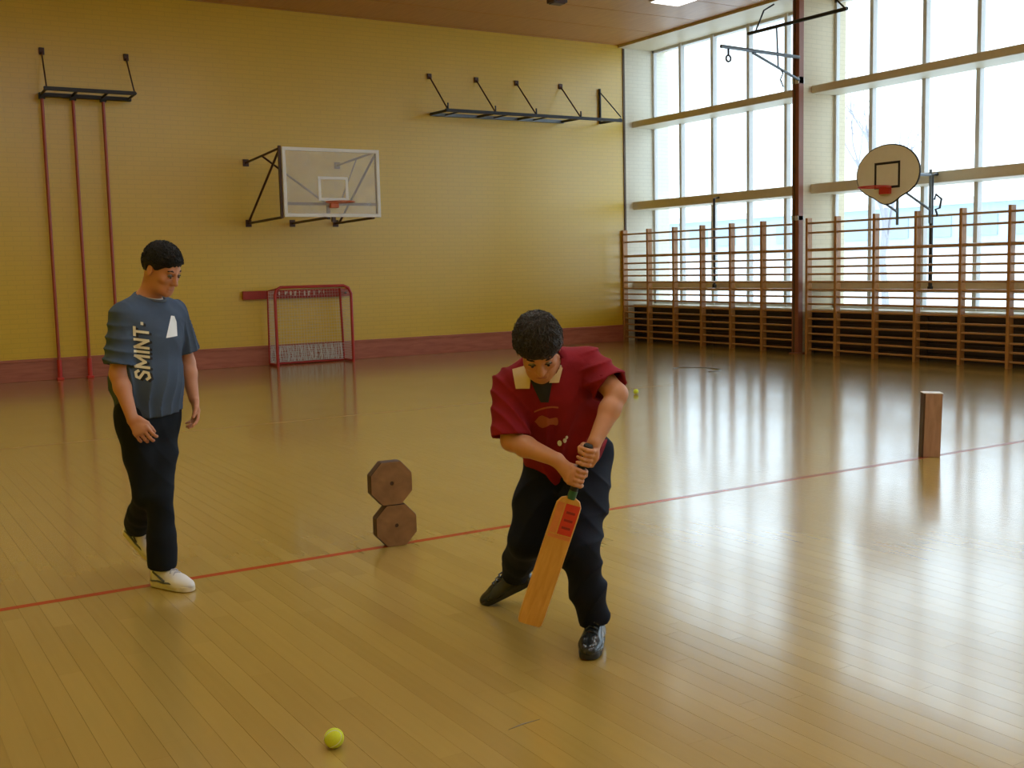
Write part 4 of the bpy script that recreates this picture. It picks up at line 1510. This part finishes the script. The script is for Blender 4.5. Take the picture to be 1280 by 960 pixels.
# ------------------------------------------------------------------ walking man (local frame: x = across the view, y = away, z = up)
def build_walker():
    base = Vector((1.42, 5.72, 0))
    fw, sd = V3(0.72, -0.694, 0), V3(0.694, 0.72, 0)       # facing; towards his left
    up = V3(0, 0, 1)
    pel, chest, neck = V3(-0.080, 0.005, 0.94), V3(-0.055, -0.005, 1.25), V3(-0.038, -0.012, 1.485)
    shc = V3(-0.045, 0.0, 1.400)
    sR, sL = shc - sd * 0.180, shc + sd * 0.180
    eR, wR = V3(-0.205, -0.165, 1.125), V3(-0.150, -0.255, 0.915)
    eL, wL = V3(0.128, 0.165, 1.140), V3(0.150, 0.095, 0.960)
    hR, hL = pel - sd * 0.085 - up * 0.04, pel + sd * 0.085 - up * 0.04
    kR, aR = V3(-0.108, -0.02, 0.49), V3(-0.172, 0.36, 0.250)
    kL, aL = V3(-0.045, -0.055, 0.49), V3(-0.052, 0.0, 0.085)
    hc = V3(0.028, -0.060, 1.632)
    H = head_frame(fw * 0.84 + V3(0.12, 0.0, 0) - up * 0.50, up + fw * 0.50)
    s = 1.0
    # --- body
    B = Field((-0.40, -0.42, -0.01), (0.32, 0.52, 1.80), 0.004)
    add, cut, eyes, P = head_shapes(hc, H, s)
    for sh, k in add: B.put(sh, k)
    for sh, k in cut: B.put(sh, k, '-')
    B.put(rc(P(0, -0.025, -0.05), neck - fw * 0.02 - up * 0.04, 0.052, 0.058), 0.03)
    for q in (sR, sL): B.put(rc(neck - fw * 0.03 - up * 0.01, q + up * 0.005, 0.045, 0.045), 0.04)
    B.put(ec(pel - up * 0.03, chest, sd, (0.150, 0.105), (0.160, 0.105)), 0.05)
    B.put(ec(chest, shc - up * 0.04, sd, (0.160, 0.105), (0.150, 0.085)), 0.05)
    B.put(ec(sR + sd * 0.02, sL - sd * 0.02, up, (0.055, 0.060), (0.055, 0.060)), 0.05)
    for (a, e, w) in ((sR, eR, wR), (sL, eL, wL)):
        B.put(rc(a, e, 0.052, 0.040), 0.03)
        m = e + (w - e) * 0.3
        B.put(rc(e, m, 0.040, 0.040), 0.02)
        B.put(rc(m, w, 0.040, 0.027), 0.02)
    aR_ = unit(wR - eR)
    for sh, k in hand_shapes(wR, unit(aR_ * 0.75 + V3(0.42, -0.05, -0.30)), V3(0.35, 0.75, -0.45), unit(fw + V3(0.2, -0.1, 0.3)), (0.62, 0.66, 0.72, 0.78), thumb=(0.72, 0.35, 0.30)): B.put(sh, k)
    aL_ = unit(wL - eL)
    for sh, k in hand_shapes(wL, unit(aL_ + V3(0.06, 0, -0.35)), V3(-0.75, -0.25, 0.0), unit(fw + V3(-0.1, -0.6, 0.0)), (0.42, 0.48, 0.52, 0.58), thumb=(0.8, 0.38, 0.30)): B.put(sh, k)
    for (h, k_, a) in ((hR, kR, aR), (hL, kL, aL)):
        B.put(rc(h, k_, 0.078, 0.052), 0.04)
        mm = k_ + (a - k_) * 0.35
        B.put(rc(k_, mm, 0.050, 0.052), 0.03)
        B.put(rc(mm, a, 0.052, 0.034), 0.03)
    body = link('person', B.mesh('person'), M['skin_a'])
    ang = math.atan2(-base.x, base.y)
    body.location = base
    body.rotation_euler = (0, 0, ang)
    tag(body, 'man in a slate blue printed tee and dark trousers walking along the red line', 'person')
    face_parts(body, P, H, s, eyes, M['hair_black'])
    link('hair', hair_mesh(hc, H, s, 'hair', 0.004, drop=-0.004, slope=0.72, lift=0.013), M['hair_black'], body)
    strands(body, hc, H, s, 900, 0.013, 0.014, 0.55, -0.004, 0.72, M['hair_black'], 4)
    # --- tee shirt
    T = Field((-0.40, -0.36, 0.84), (0.30, 0.36, 1.54), 0.005)
    hem = V3(-0.072, 0.0, 0.905)
    T.put(ec(hem - up * 0.06, V3(-0.072, -0.006, 1.10), sd, (0.176, 0.142), (0.180, 0.140)), 0.05)
    T.put(ec(V3(-0.072, -0.006, 1.08), chest + up * 0.07, sd, (0.180, 0.140), (0.186, 0.128)), 0.06)
    T.put(ec(chest + up * 0.05, shc - up * 0.02, sd, (0.184, 0.126), (0.165, 0.095)), 0.06)
    T.put(ec(sR + sd * 0.03, sL - sd * 0.03, up, (0.060, 0.070), (0.060, 0.070)), 0.06)
    T.put(rc(neck - up * 0.02, neck - up * 0.06, 0.070, 0.082), 0.04)
    for q in (sR, sL): T.put(rc(neck - fw * 0.025 - up * 0.008, q + up * 0.004, 0.054, 0.058), 0.04)
    fo = folds(0.030, [((0.6, 0.4, 0.7), 26), ((-0.6, 0.3, 0.6), 30), ((0.9, 0.8, 0.10), 36)], 5)
    fo2 = folds(0.013, [((0.7, 0.7, 0.2), 60), ((0.3, 0.2, 1.0), 50)], 8)
    def low(Z): return np.clip((1.42 - Z) / 0.25, 0.15, 1)
    T.all(lambda D, X, Y, Z: D + fo(X, Y, Z) * low(Z))
    T.shell(0.014)
    nk, na = neck + fw * 0.012 + up * 0.012, unit(up + fw * 0.34)
    def cutT(D, X, Y, Z):
        hemz = 0.905 + 0.010 * np.sin(9 * X + 5 * Y) - Z
        top = (X - nk[0]) * na[0] + (Y - nk[1]) * na[1] + (Z - nk[2]) * na[2]
        hole = 0.060 - np.sqrt((X - nk[0]) ** 2 + (Y - nk[1]) ** 2 + 0.0 * Z)
        return np.maximum(np.maximum(D, hemz), np.maximum(top, -(-np.minimum(hole, top + 0.075)))) 
    T.all(cutT)
    for (a, e, endf) in ((sR, eR, 0.84), (sL, eL, 0.78)):
        end = a + (e - a) * endf
        axn = unit(e - a)
        lo, hi, f1 = rc(a - axn * 0.01, end + axn * 0.06, 0.064, 0.080)
        def sleeve(X, Y, Z, f1=f1, end=end, axn=axn):
            d = f1(X, Y, Z) + fo2(X, Y, Z)
            pl = (X - end[0]) * axn[0] + (Y - end[1]) * axn[1] + (Z - end[2]) * axn[2]
            return np.maximum(np.maximum(d, -(d + 0.013)), pl)
        T.put((lo, hi, sleeve), 0.012)
    tee = link('t_shirt', T.mesh('t_shirt'), M['tee'], body)
    ring = [neck + fw * 0.012 + sd * 0.064 * math.cos(t) + fw * 0.064 * math.sin(t) + up * (0.008 - 0.34 * 0.064 * math.sin(t)) for t in np.linspace(0, 2 * math.pi, 33)[:-1]]
    MB().tube(ring, 0.008, 8, True).build('neck_band', M['tee_trim'], tee, True)
    und = Field(neck - 0.12, neck + 0.12, 0.004)
    und.put(ec(neck - up * 0.10, neck + fw * 0.004 + up * 0.006, sd, (0.075, 0.075), (0.060, 0.060)), 0.01)
    und.all(lambda D, X, Y, Z: np.maximum(D, (X - neck[0]) * na[0] + (Y - neck[1]) * na[1] + (Z - neck[2] - 0.018) * na[2]))
    link('undershirt_edge', und.mesh('undershirt_edge'), M['tee_under'], body)
    # --- prints on the chest
    dg = bpy.context.evaluated_depsgraph_get()
    bvh = BVHTree.FromPolygons([v.co.copy() for v in tee.data.vertices], [tuple(p.vertices) for p in tee.data.polygons])
    polys, wl = stroke_letters('SMINT.', 0.064, 0.20, 0.18)
    k = 0.275 / wl
    # the word reads upwards: letter x runs up the shirt, letter y towards the image left
    def tr(v): return (-0.060 - v[1] + (v[0] * k) * 0.02, 1.092 + v[0] * k)
    conform('lettering_shadow', [[(x + 0.012, z - 0.008) for x, z in (tr(v) for v in f)] for f in polys], bvh, tee, M['print_black'], lift=0.0025)
    conform('lettering', [[tr(v) for v in f] for f in polys], bvh, tee, M['print_cream'], lift=0.004)
    conform('chest_logo', [[(0.028, 1.290), (0.083, 1.295), (0.083, 1.365), (0.074, 1.395), (0.058, 1.398), (0.052, 1.345), (0.040, 1.330)]], bvh, tee, M['print_white'], lift=0.003)
    # --- trousers
    L = Field((-0.42, -0.36, 0.02), (0.28, 0.55, 1.02), 0.0055)
    L.put(ec(pel - up * 0.06, pel + up * 0.05, sd, (0.162, 0.122), (0.158, 0.118)), 0.04)
    for (h, k_, a, side) in ((hR, kR, aR, -1), (hL, kL, aL, 1)):
        L.put(rc(h + up * 0.01, h + (k_ - h) * 0.5, 0.102, 0.084), 0.05)
        L.put(rc(h + (k_ - h) * 0.5, k_, 0.084, 0.066), 0.03)
        mm = k_ + (a - k_) * 0.55
        L.put(rc(k_, mm, 0.066, 0.066), 0.02)
        L.put(rc(mm, a + (a - k_) * 0.02, 0.070, 0.064), 0.03)
        L.put(rc(k_ + (a - k_) * 0.72, k_ + (a - k_) * 0.86, 0.074, 0.072), 0.02)
    fo3 = folds(0.013, [((0.7, 0.6, 0.5), 26), ((-0.8, 0.3, 0.4), 28)], 12)
    def lowleg(Z): return np.clip((0.75 - Z) / 0.45, 0.25, 1)
    def cutL(D, X, Y, Z):
        D = D + fo3(X, Y, Z) * lowleg(Z)
        for (k_, a, ext) in ((kR, aR, 0.02), (kL, aL, -0.02)):
            ax = unit(a - k_)
            e = a + ax * ext
            pl = (X - e[0]) * ax[0] + (Y - e[1]) * ax[1] + (Z - e[2]) * ax[2]
            near = 0.17 - np.sqrt((X - e[0]) ** 2 + (Y - e[1]) ** 2 + (Z - e[2]) ** 2)
            D = np.maximum(D, np.minimum(pl, near))
        return D
    L.all(cutL)
    link('trousers', L.mesh('trousers'), M['trouser_dark'], body)
    ms = (M['trainer_white'], M['trainer_sole'], M['trainer_lace'], M['trainer_stripe'])
    t = aL - up * 0.085
    f2 = unit(V3(0.66, -0.75, 0))
    shoe(body, t - f2 * 0.075 + up * 0.002, t + f2 * 0.2 + up * 0.002, up, ms)
    f3 = unit(V3(0.50, -0.50, -0.52))
    u3 = unit(V3(0.3, -0.35, 0.75))
    shoe(body, aR - u3 * 0.085 - f3 * 0.07, aR - u3 * 0.085 + f3 * 0.2, u3, ms)


build_walker()


# ------------------------------------------------------------------ batter bent over a cricket bat
def build_batter():
    base = Vector((2.65, 3.95, 0))
    ang = math.atan2(-base.x, base.y)
    up = V3(0, 0, 1)
    pel = V3(0.035, 0.10, 0.760)
    neck = V3(-0.045, -0.215, 1.195)
    spine = unit(neck - pel)
    sd = unit(V3(1, 0.10, 0.06))                  # towards his left (image right)
    sd = unit(sd - spine * (sd @ spine))
    fr = np.cross(sd, spine)                      # chest side
    if fr[1] > 0: fr = -fr
    chest = pel + spine * 0.34
    shc = pel + spine * 0.48
    sR, sL = shc - sd * 0.175 - spine * 0.01, shc + sd * 0.165 + up * 0.02
    eR, wR = V3(-0.196, -0.235, 0.890), V3(-0.010, -0.405, 0.836)
    eL, wL = V3(0.236, -0.300, 1.082), V3(0.140, -0.415, 0.905)
    hR, hL = pel - sd * 0.09 - up * 0.02, pel + sd * 0.10 - up * 0.02
    kR, aR = V3(-0.150, 0.055, 0.400), V3(-0.222, 0.400, 0.150)
    kL, aL = V3(0.076, -0.235, 0.425), V3(0.136, -0.165, 0.092)
    hc = V3(-0.075, -0.315, 1.275)
    H = head_frame(V3(0.08, -0.68, -0.73), V3(-0.03, -0.73, 0.68))
    s = 1.03
    # bat
    toe = V3(-0.136, -0.385, 0.160)
    top = V3(0.116, -0.445, 0.900)
    bax = unit(top - toe)
    h_lo, h_hi = top - bax * 0.133, top - bax * 0.044
    # --- body
    B = Field((-0.46, -0.56, -0.01), (0.40, 0.58, 1.48), 0.004)
    add, cut, eyes, P = head_shapes(hc, H, s)
    for sh, k in add: B.put(sh, k)
    for sh, k in cut: B.put(sh, k, '-')
    B.put(rc(P(0, -0.03, -0.05), neck - spine * 0.05, 0.054, 0.064), 0.03)
    B.put(ec(pel - spine * 0.02, chest, sd, (0.155, 0.110), (0.165, 0.108)), 0.05)
    B.put(ec(chest, shc, sd, (0.165, 0.108), (0.140, 0.085)), 0.05)
    B.put(ec(sR + sd * 0.02, sL - sd * 0.02, spine, (0.055, 0.058), (0.055, 0.058)), 0.05)
    for (a, e, w) in ((sR, eR, wR), (sL, eL, wL)):
        B.put(rc(a, e, 0.054, 0.042), 0.03)
        m = e + (w - e) * 0.32
        B.put(rc(e, m, 0.042, 0.042), 0.02)
        B.put(rc(m, w, 0.042, 0.028), 0.02)
    for sh, k in grip_shapes(h_lo, bax, wR, 1): B.put(sh, k)
    for sh, k in grip_shapes(h_hi, bax, wL, -1): B.put(sh, k)
    for (h, k_, a) in ((hR, kR, aR), (hL, kL, aL)):
        B.put(rc(h, k_, 0.080, 0.054), 0.04)
        mm = k_ + (a - k_) * 0.35
        B.put(rc(k_, mm, 0.052, 0.054), 0.03)
        B.put(rc(mm, a, 0.054, 0.035), 0.03)
    body = link('person', B.mesh('person'), M['skin_b'])
    body.location = base
    body.rotation_euler = (0, 0, ang)
    tag(body, 'person in a dark red shirt bending over a cricket bat', 'person')
    face_parts(body, P, H, s, eyes, M['hair_brown'])
    link('hair', hair_mesh(hc, H, s, 'hair', 0.0055, drop=0.010, slope=0.62, lift=0.019), M['hair_brown'], body)
    strands(body, hc, H, s, 900, 0.019, 0.040, 0.30, 0.010, 0.62, M['hair_brown'], 9)
    # --- shirt
    T = Field((-0.42, -0.48, 0.62), (0.42, 0.34, 1.34), 0.005)
    T.put(ec(pel - spine * 0.10, chest - spine * 0.1, sd, (0.188, 0.142), (0.190, 0.145)), 0.05)
    T.put(ec(chest - spine * 0.12, chest + spine * 0.04, sd, (0.190, 0.145), (0.190, 0.135)), 0.06)
    T.put(ec(chest + spine * 0.02, shc + spine * 0.005, sd, (0.188, 0.132), (0.155, 0.098)), 0.06)
    T.put(ec(sR + sd * 0.03, sL - sd * 0.03, spine, (0.062, 0.072), (0.062, 0.072)), 0.06)
    T.put(rc(neck - fr * 0.01, neck - spine * 0.07, 0.074, 0.088), 0.05)
    for q in (sR, sL): T.put(rc(neck - fr * 0.03 - spine * 0.01, q, 0.056, 0.060), 0.04)
    fo = folds(0.031, [((0.5, 0.2, 0.9), 26), ((-0.6, 0.2, 0.8), 30), ((0.9, 0.3, 0.25), 34)], 15)
    fo2 = folds(0.016, [((0.7, 0.4, 0.6), 50), ((-0.4, 0.2, 1.0), 46)], 18)
    def amp(X, Y, Z):
        q = (X - pel[0]) * spine[0] + (Y - pel[1]) * spine[1] + (Z - pel[2]) * spine[2]
        return np.clip((0.52 - q) / 0.25, 0.2, 1)
    T.all(lambda D, X, Y, Z: D + fo(X, Y, Z) * amp(X, Y, Z))
    T.shell(0.014)
    nk = neck + fr * 0.012
    na = unit(hc - neck)
    hx = pel - spine * 0.055
    hn = unit(spine * 0.9 + up * 0.35)
    def cutT(D, X, Y, Z):
        hm = -((X - hx[0]) * hn[0] + (Y - hx[1]) * hn[1] + (Z - hx[2]) * hn[2]) + 0.012 * np.sin(11 * X + 5 * Y)
        q = [X - nk[0], Y - nk[1], Z - nk[2]]
        t = q[0] * na[0] + q[1] * na[1] + q[2] * na[2]
        r2 = q[0] ** 2 + q[1] ** 2 + q[2] ** 2 - t ** 2
        hole = 0.062 - np.sqrt(np.maximum(r2, 0))
        return np.maximum(np.maximum(D, hm), np.maximum(t - 0.030, np.minimum(hole, t + 0.075)))
    T.all(cutT)
    for (a, e, endf) in ((sR, eR, 0.92), (sL, eL, 0.80)):
        end = a + (e - a) * endf
        axn = unit(e - a)
        lo, hi, f1 = rc(a - axn * 0.01, end + axn * 0.06, 0.070, 0.088)
        def sleeve(X, Y, Z, f1=f1, end=end, axn=axn):
            d = f1(X, Y, Z) + fo2(X, Y, Z)
            pl = (X - end[0]) * axn[0] + (Y - end[1]) * axn[1] + (Z - end[2]) * axn[2]
            return np.maximum(np.maximum(d, -(d + 0.013)), pl)
        T.put((lo, hi, sleeve), 0.012)
    shirt = link('shirt', T.mesh('shirt'), M['shirt_red'], body)
    # cream collar flaps, dark placket, undershirt
    und = Field(neck - 0.13, neck + 0.13, 0.004)
    und.put(ec(neck - spine * 0.10, neck + fr * 0.006 - spine * 0.004, sd, (0.080, 0.080), (0.063, 0.063)), 0.01)
    und.all(lambda D, X, Y, Z: np.maximum(D, (X - nk[0]) * na[0] + (Y - nk[1]) * na[1] + (Z - nk[2]) * na[2] - 0.014))
    link('undershirt_edge', und.mesh('undershirt_edge'), M['undershirt_black'], body)
    bvh = BVHTree.FromPolygons([v.co.copy() for v in shirt.data.vertices], [tuple(p.vertices) for p in shirt.data.polygons])
    conform('placket', [[(-0.116, 1.150), (-0.020, 1.150), (-0.040, 1.050), (-0.072, 1.050)]], bvh, shirt, M['undershirt_black'], lift=0.004)
    for flap in ([(-0.186, 1.185), (-0.172, 1.108), (-0.116, 1.108), (-0.112, 1.150), (-0.130, 1.200)], [(-0.036, 1.132), (0.004, 1.132), (0.020, 1.190), (0.000, 1.215), (-0.022, 1.165)]):
        co = conform('collar', [flap], bvh, shirt, M['collar_cream'], lift=0.008)
        so = co.modifiers.new('thickness', 'SOLIDIFY')
        so.thickness = 0.006
    arc = [(-0.100 + 0.10 * t, 1.012 + 0.014 * math.sin(2.6 * t) + 0.010 * t) for t in np.linspace(0, 1, 9)]
    conform('chest_stripe', [arc + [(x, z - 0.007) for x, z in reversed(arc)]], bvh, shirt, M['print_orange'], lift=0.003)
    blob = [(-0.052 + 0.050 * math.cos(t), 0.965 + 0.022 * math.sin(t) + 0.008 * math.sin(4 * t)) for t in np.linspace(0, 2 * math.pi, 21)[:-1]]
    conform('chest_emblem', [blob], bvh, shirt, M['print_orange'], lift=0.003)
    for (x, z, r) in ((0.002, 0.866, 0.010), (0.024, 0.878, 0.008), (0.032, 0.892, 0.006)):
        conform('print_patch', [[(x + r * math.cos(t), z + 1.4 * r * math.sin(t)) for t in np.linspace(0, 2 * math.pi, 9)[:-1]]], bvh, shirt, M['print_white'], lift=0.003)
    # --- trousers
    L = Field((-0.46, -0.46, 0.02), (0.44, 0.60, 0.92), 0.0055)
    L.put(ec(pel - spine * 0.07, pel + spine * 0.02, sd, (0.172, 0.130), (0.165, 0.125)), 0.04)
    for (h, k_, a) in ((hR, kR, aR), (hL, kL, aL)):
        L.put(rc(h, h + (k_ - h) * 0.5, 0.108, 0.098), 0.05)
        L.put(rc(h + (k_ - h) * 0.5, k_, 0.098, 0.084), 0.04)
        mm = k_ + (a - k_) * 0.55
        L.put(rc(k_, mm, 0.082, 0.074), 0.03)
        L.put(rc(mm, a + (a - k_) * 0.02, 0.074, 0.066), 0.03)
    fo3 = folds(0.014, [((0.6, 0.5, 0.6), 24), ((-0.7, 0.3, 0.6), 28)], 22)
    def cutL(D, X, Y, Z):
        D = D + fo3(X, Y, Z)
        for (k_, a, ext) in ((kR, aR, 0.0), (kL, aL, -0.01)):
            ax = unit(a - k_)
            e = a + ax * ext
            pl = (X - e[0]) * ax[0] + (Y - e[1]) * ax[1] + (Z - e[2]) * ax[2]
            near = 0.17 - np.sqrt((X - e[0]) ** 2 + (Y - e[1]) ** 2 + (Z - e[2]) ** 2)
            D = np.maximum(D, np.minimum(pl, near))
        return D
    L.all(cutL)
    link('trousers', L.mesh('trousers'), M['trouser_navy'], body)
    ms = (M['shoe_black'], M['shoe_sole'], M['shoe_black'], M['shoe_black'])
    t = aL - up * 0.09
    f2 = unit(V3(-0.16, -0.97, 0))
    shoe(body, t - f2 * 0.070 + up * 0.002, t + f2 * 0.2 + up * 0.002, up, ms, trainer=False)
    f3 = unit(V3(-0.82, 0.10, -0.42))
    u3 = unit(V3(-0.35, 0.05, 0.8))
    shoe(body, aR - u3 * 0.080 - f3 * 0.075, aR - u3 * 0.080 + f3 * 0.2, u3, ms, trainer=False)

    # --- cricket bat: handle, splice, blade with swell and red stickers
    bat = empty('cricket_bat', base)
    bat.rotation_euler = (0, 0, ang)
    tag(bat, 'wooden cricket bat with red stickers and a black grip', 'cricket bat')
    face = unit(V3(0.10, -1, 0.0))
    face = unit(face - bax * (face @ bax))
    wx = np.cross(bax, face)
    R = Matrix((Vector(wx), Vector(face), Vector(bax))).transposed().to_4x4()   # x across, y = face side, z up the bat
    R.translation = Vector(toe)
    def place(o):
        o.matrix_local = R
        return o
    secs = []
    for z, hw, th, sw in ((0.0, 0.045, 0.013, 0.012), (0.012, 0.052, 0.016, 0.016), (0.06, 0.054, 0.018, 0.026), (0.18, 0.054, 0.018, 0.040), (0.34, 0.054, 0.017, 0.032), (0.48, 0.054, 0.016, 0.020), (0.530, 0.052, 0.015, 0.014), (0.552, 0.040, 0.013, 0.010), (0.562, 0.018, 0.011, 0.008)):
        secs.append([(-hw, 0.0, z), (-hw * 0.93, th * 0.62, z), (0, th * 0.72, z), (hw * 0.93, th * 0.62, z), (hw, 0.0, z), (hw * 0.9, -th * 0.5, z), (0, -th * 0.5 - sw, z), (-hw * 0.9, -th * 0.5, z)])
    vs = [p for sc in secs for p in sc]
    fs = []
    for i in range(len(secs) - 1):
        for k in range(8):
            j = (k + 1) % 8
            fs.append((i * 8 + k, i * 8 + j, i * 8 + 8 + j, i * 8 + 8 + k))
    fs += [tuple(range(7, -1, -1)), tuple((len(secs) - 1) * 8 + k for k in range(8))]
    blade = place(MB().add(vs, fs).build('blade', M['willow'], bat, True, bevel=0.003))
    def skin_strip(name, x0, x1, z0, z1, m, y=0.0125):
        vs, fs = [], []
        n = 6
        for zz in (z0, z1):
            for i in range(n + 1):
                x = x0 + (x1 - x0) * i / n
                b = min(abs(x) / 0.050, 1.0)
                yy = 0.0125 - 0.0015 * b - (0.0 if b < 0.95 else 0.001)
                vs += [(x, yy + 0.0006, zz), (x, yy - 0.004, zz)]
        for i in range(n):
            a, b, c, d = 2 * i, 2 * i + 2, 2 * (n + 1) + 2 * i + 2, 2 * (n + 1) + 2 * i
            fs += [(a, b, c, d), (a + 1, d + 1, c + 1, b + 1)]
        fs += [(0, 2 * (n + 1), 2 * (n + 1) + 1, 1), (2 * n, 2 * n + 1, 4 * n + 3, 4 * n + 2)]
        return MB().add(vs, fs).build(name, m, blade)
    skin_strip('sticker', -0.012, 0.046, 0.405, 0.535, M['sticker_red'])
    skin_strip('sticker', -0.046, -0.018, 0.405, 0.535, M['sticker_orange'])
    for z in (0.430, 0.462, 0.495):
        MB().box((-0.002, 0.0128, z), (0.034, 0.0138, z + 0.010)).build('sticker_mark', M['sticker_dark'], blade)
    skin_strip('sticker_band', -0.046, 0.046, 0.385, 0.400, M['sticker_orange'])
    L_h = float((top - toe) @ bax)
    place(MB().tube([(0, 0, 0.556), (0, 0, 0.60), (0, 0, L_h - 0.004)], [0.015, 0.0165, 0.0165], 14).build('grip', M['grip_black'], bat, True))
    place(MB().tube([(0, 0, 0.555), (0, 0, 0.590)], 0.0178, 14).build('grip_ring', M['grip_green'], bat, True))
    place(MB().tube([(0, 0, L_h - 0.012), (0, 0, L_h - 0.003), (0, 0, L_h + 0.004)], [0.0180, 0.0195, 0.014], 14).build('grip_cap', M['grip_black'], bat, True))


M['willow'] = wood_mat('golden_willow', (0.52, 0.255, 0.045), (0.64, 0.345, 0.075), 0.38, (7, 7, 1), 7.0)
M['sticker_red'] = mat('red_sticker', (0.56, 0.035, 0.018), 0.35, var=0.2, scale=30)
M['sticker_orange'] = mat('faded_orange_sticker', (0.60, 0.20, 0.06), 0.4, var=0.25, scale=30)
M['sticker_dark'] = mat('dark_red_lettering', (0.24, 0.012, 0.010), 0.4)
M['grip_black'] = mat('black_rubber_grip', (0.012, 0.012, 0.013), 0.6, bump=0.4, bscale=400)
M['grip_green'] = mat('dark_green_ring', (0.02, 0.10, 0.05), 0.5)
build_batter()
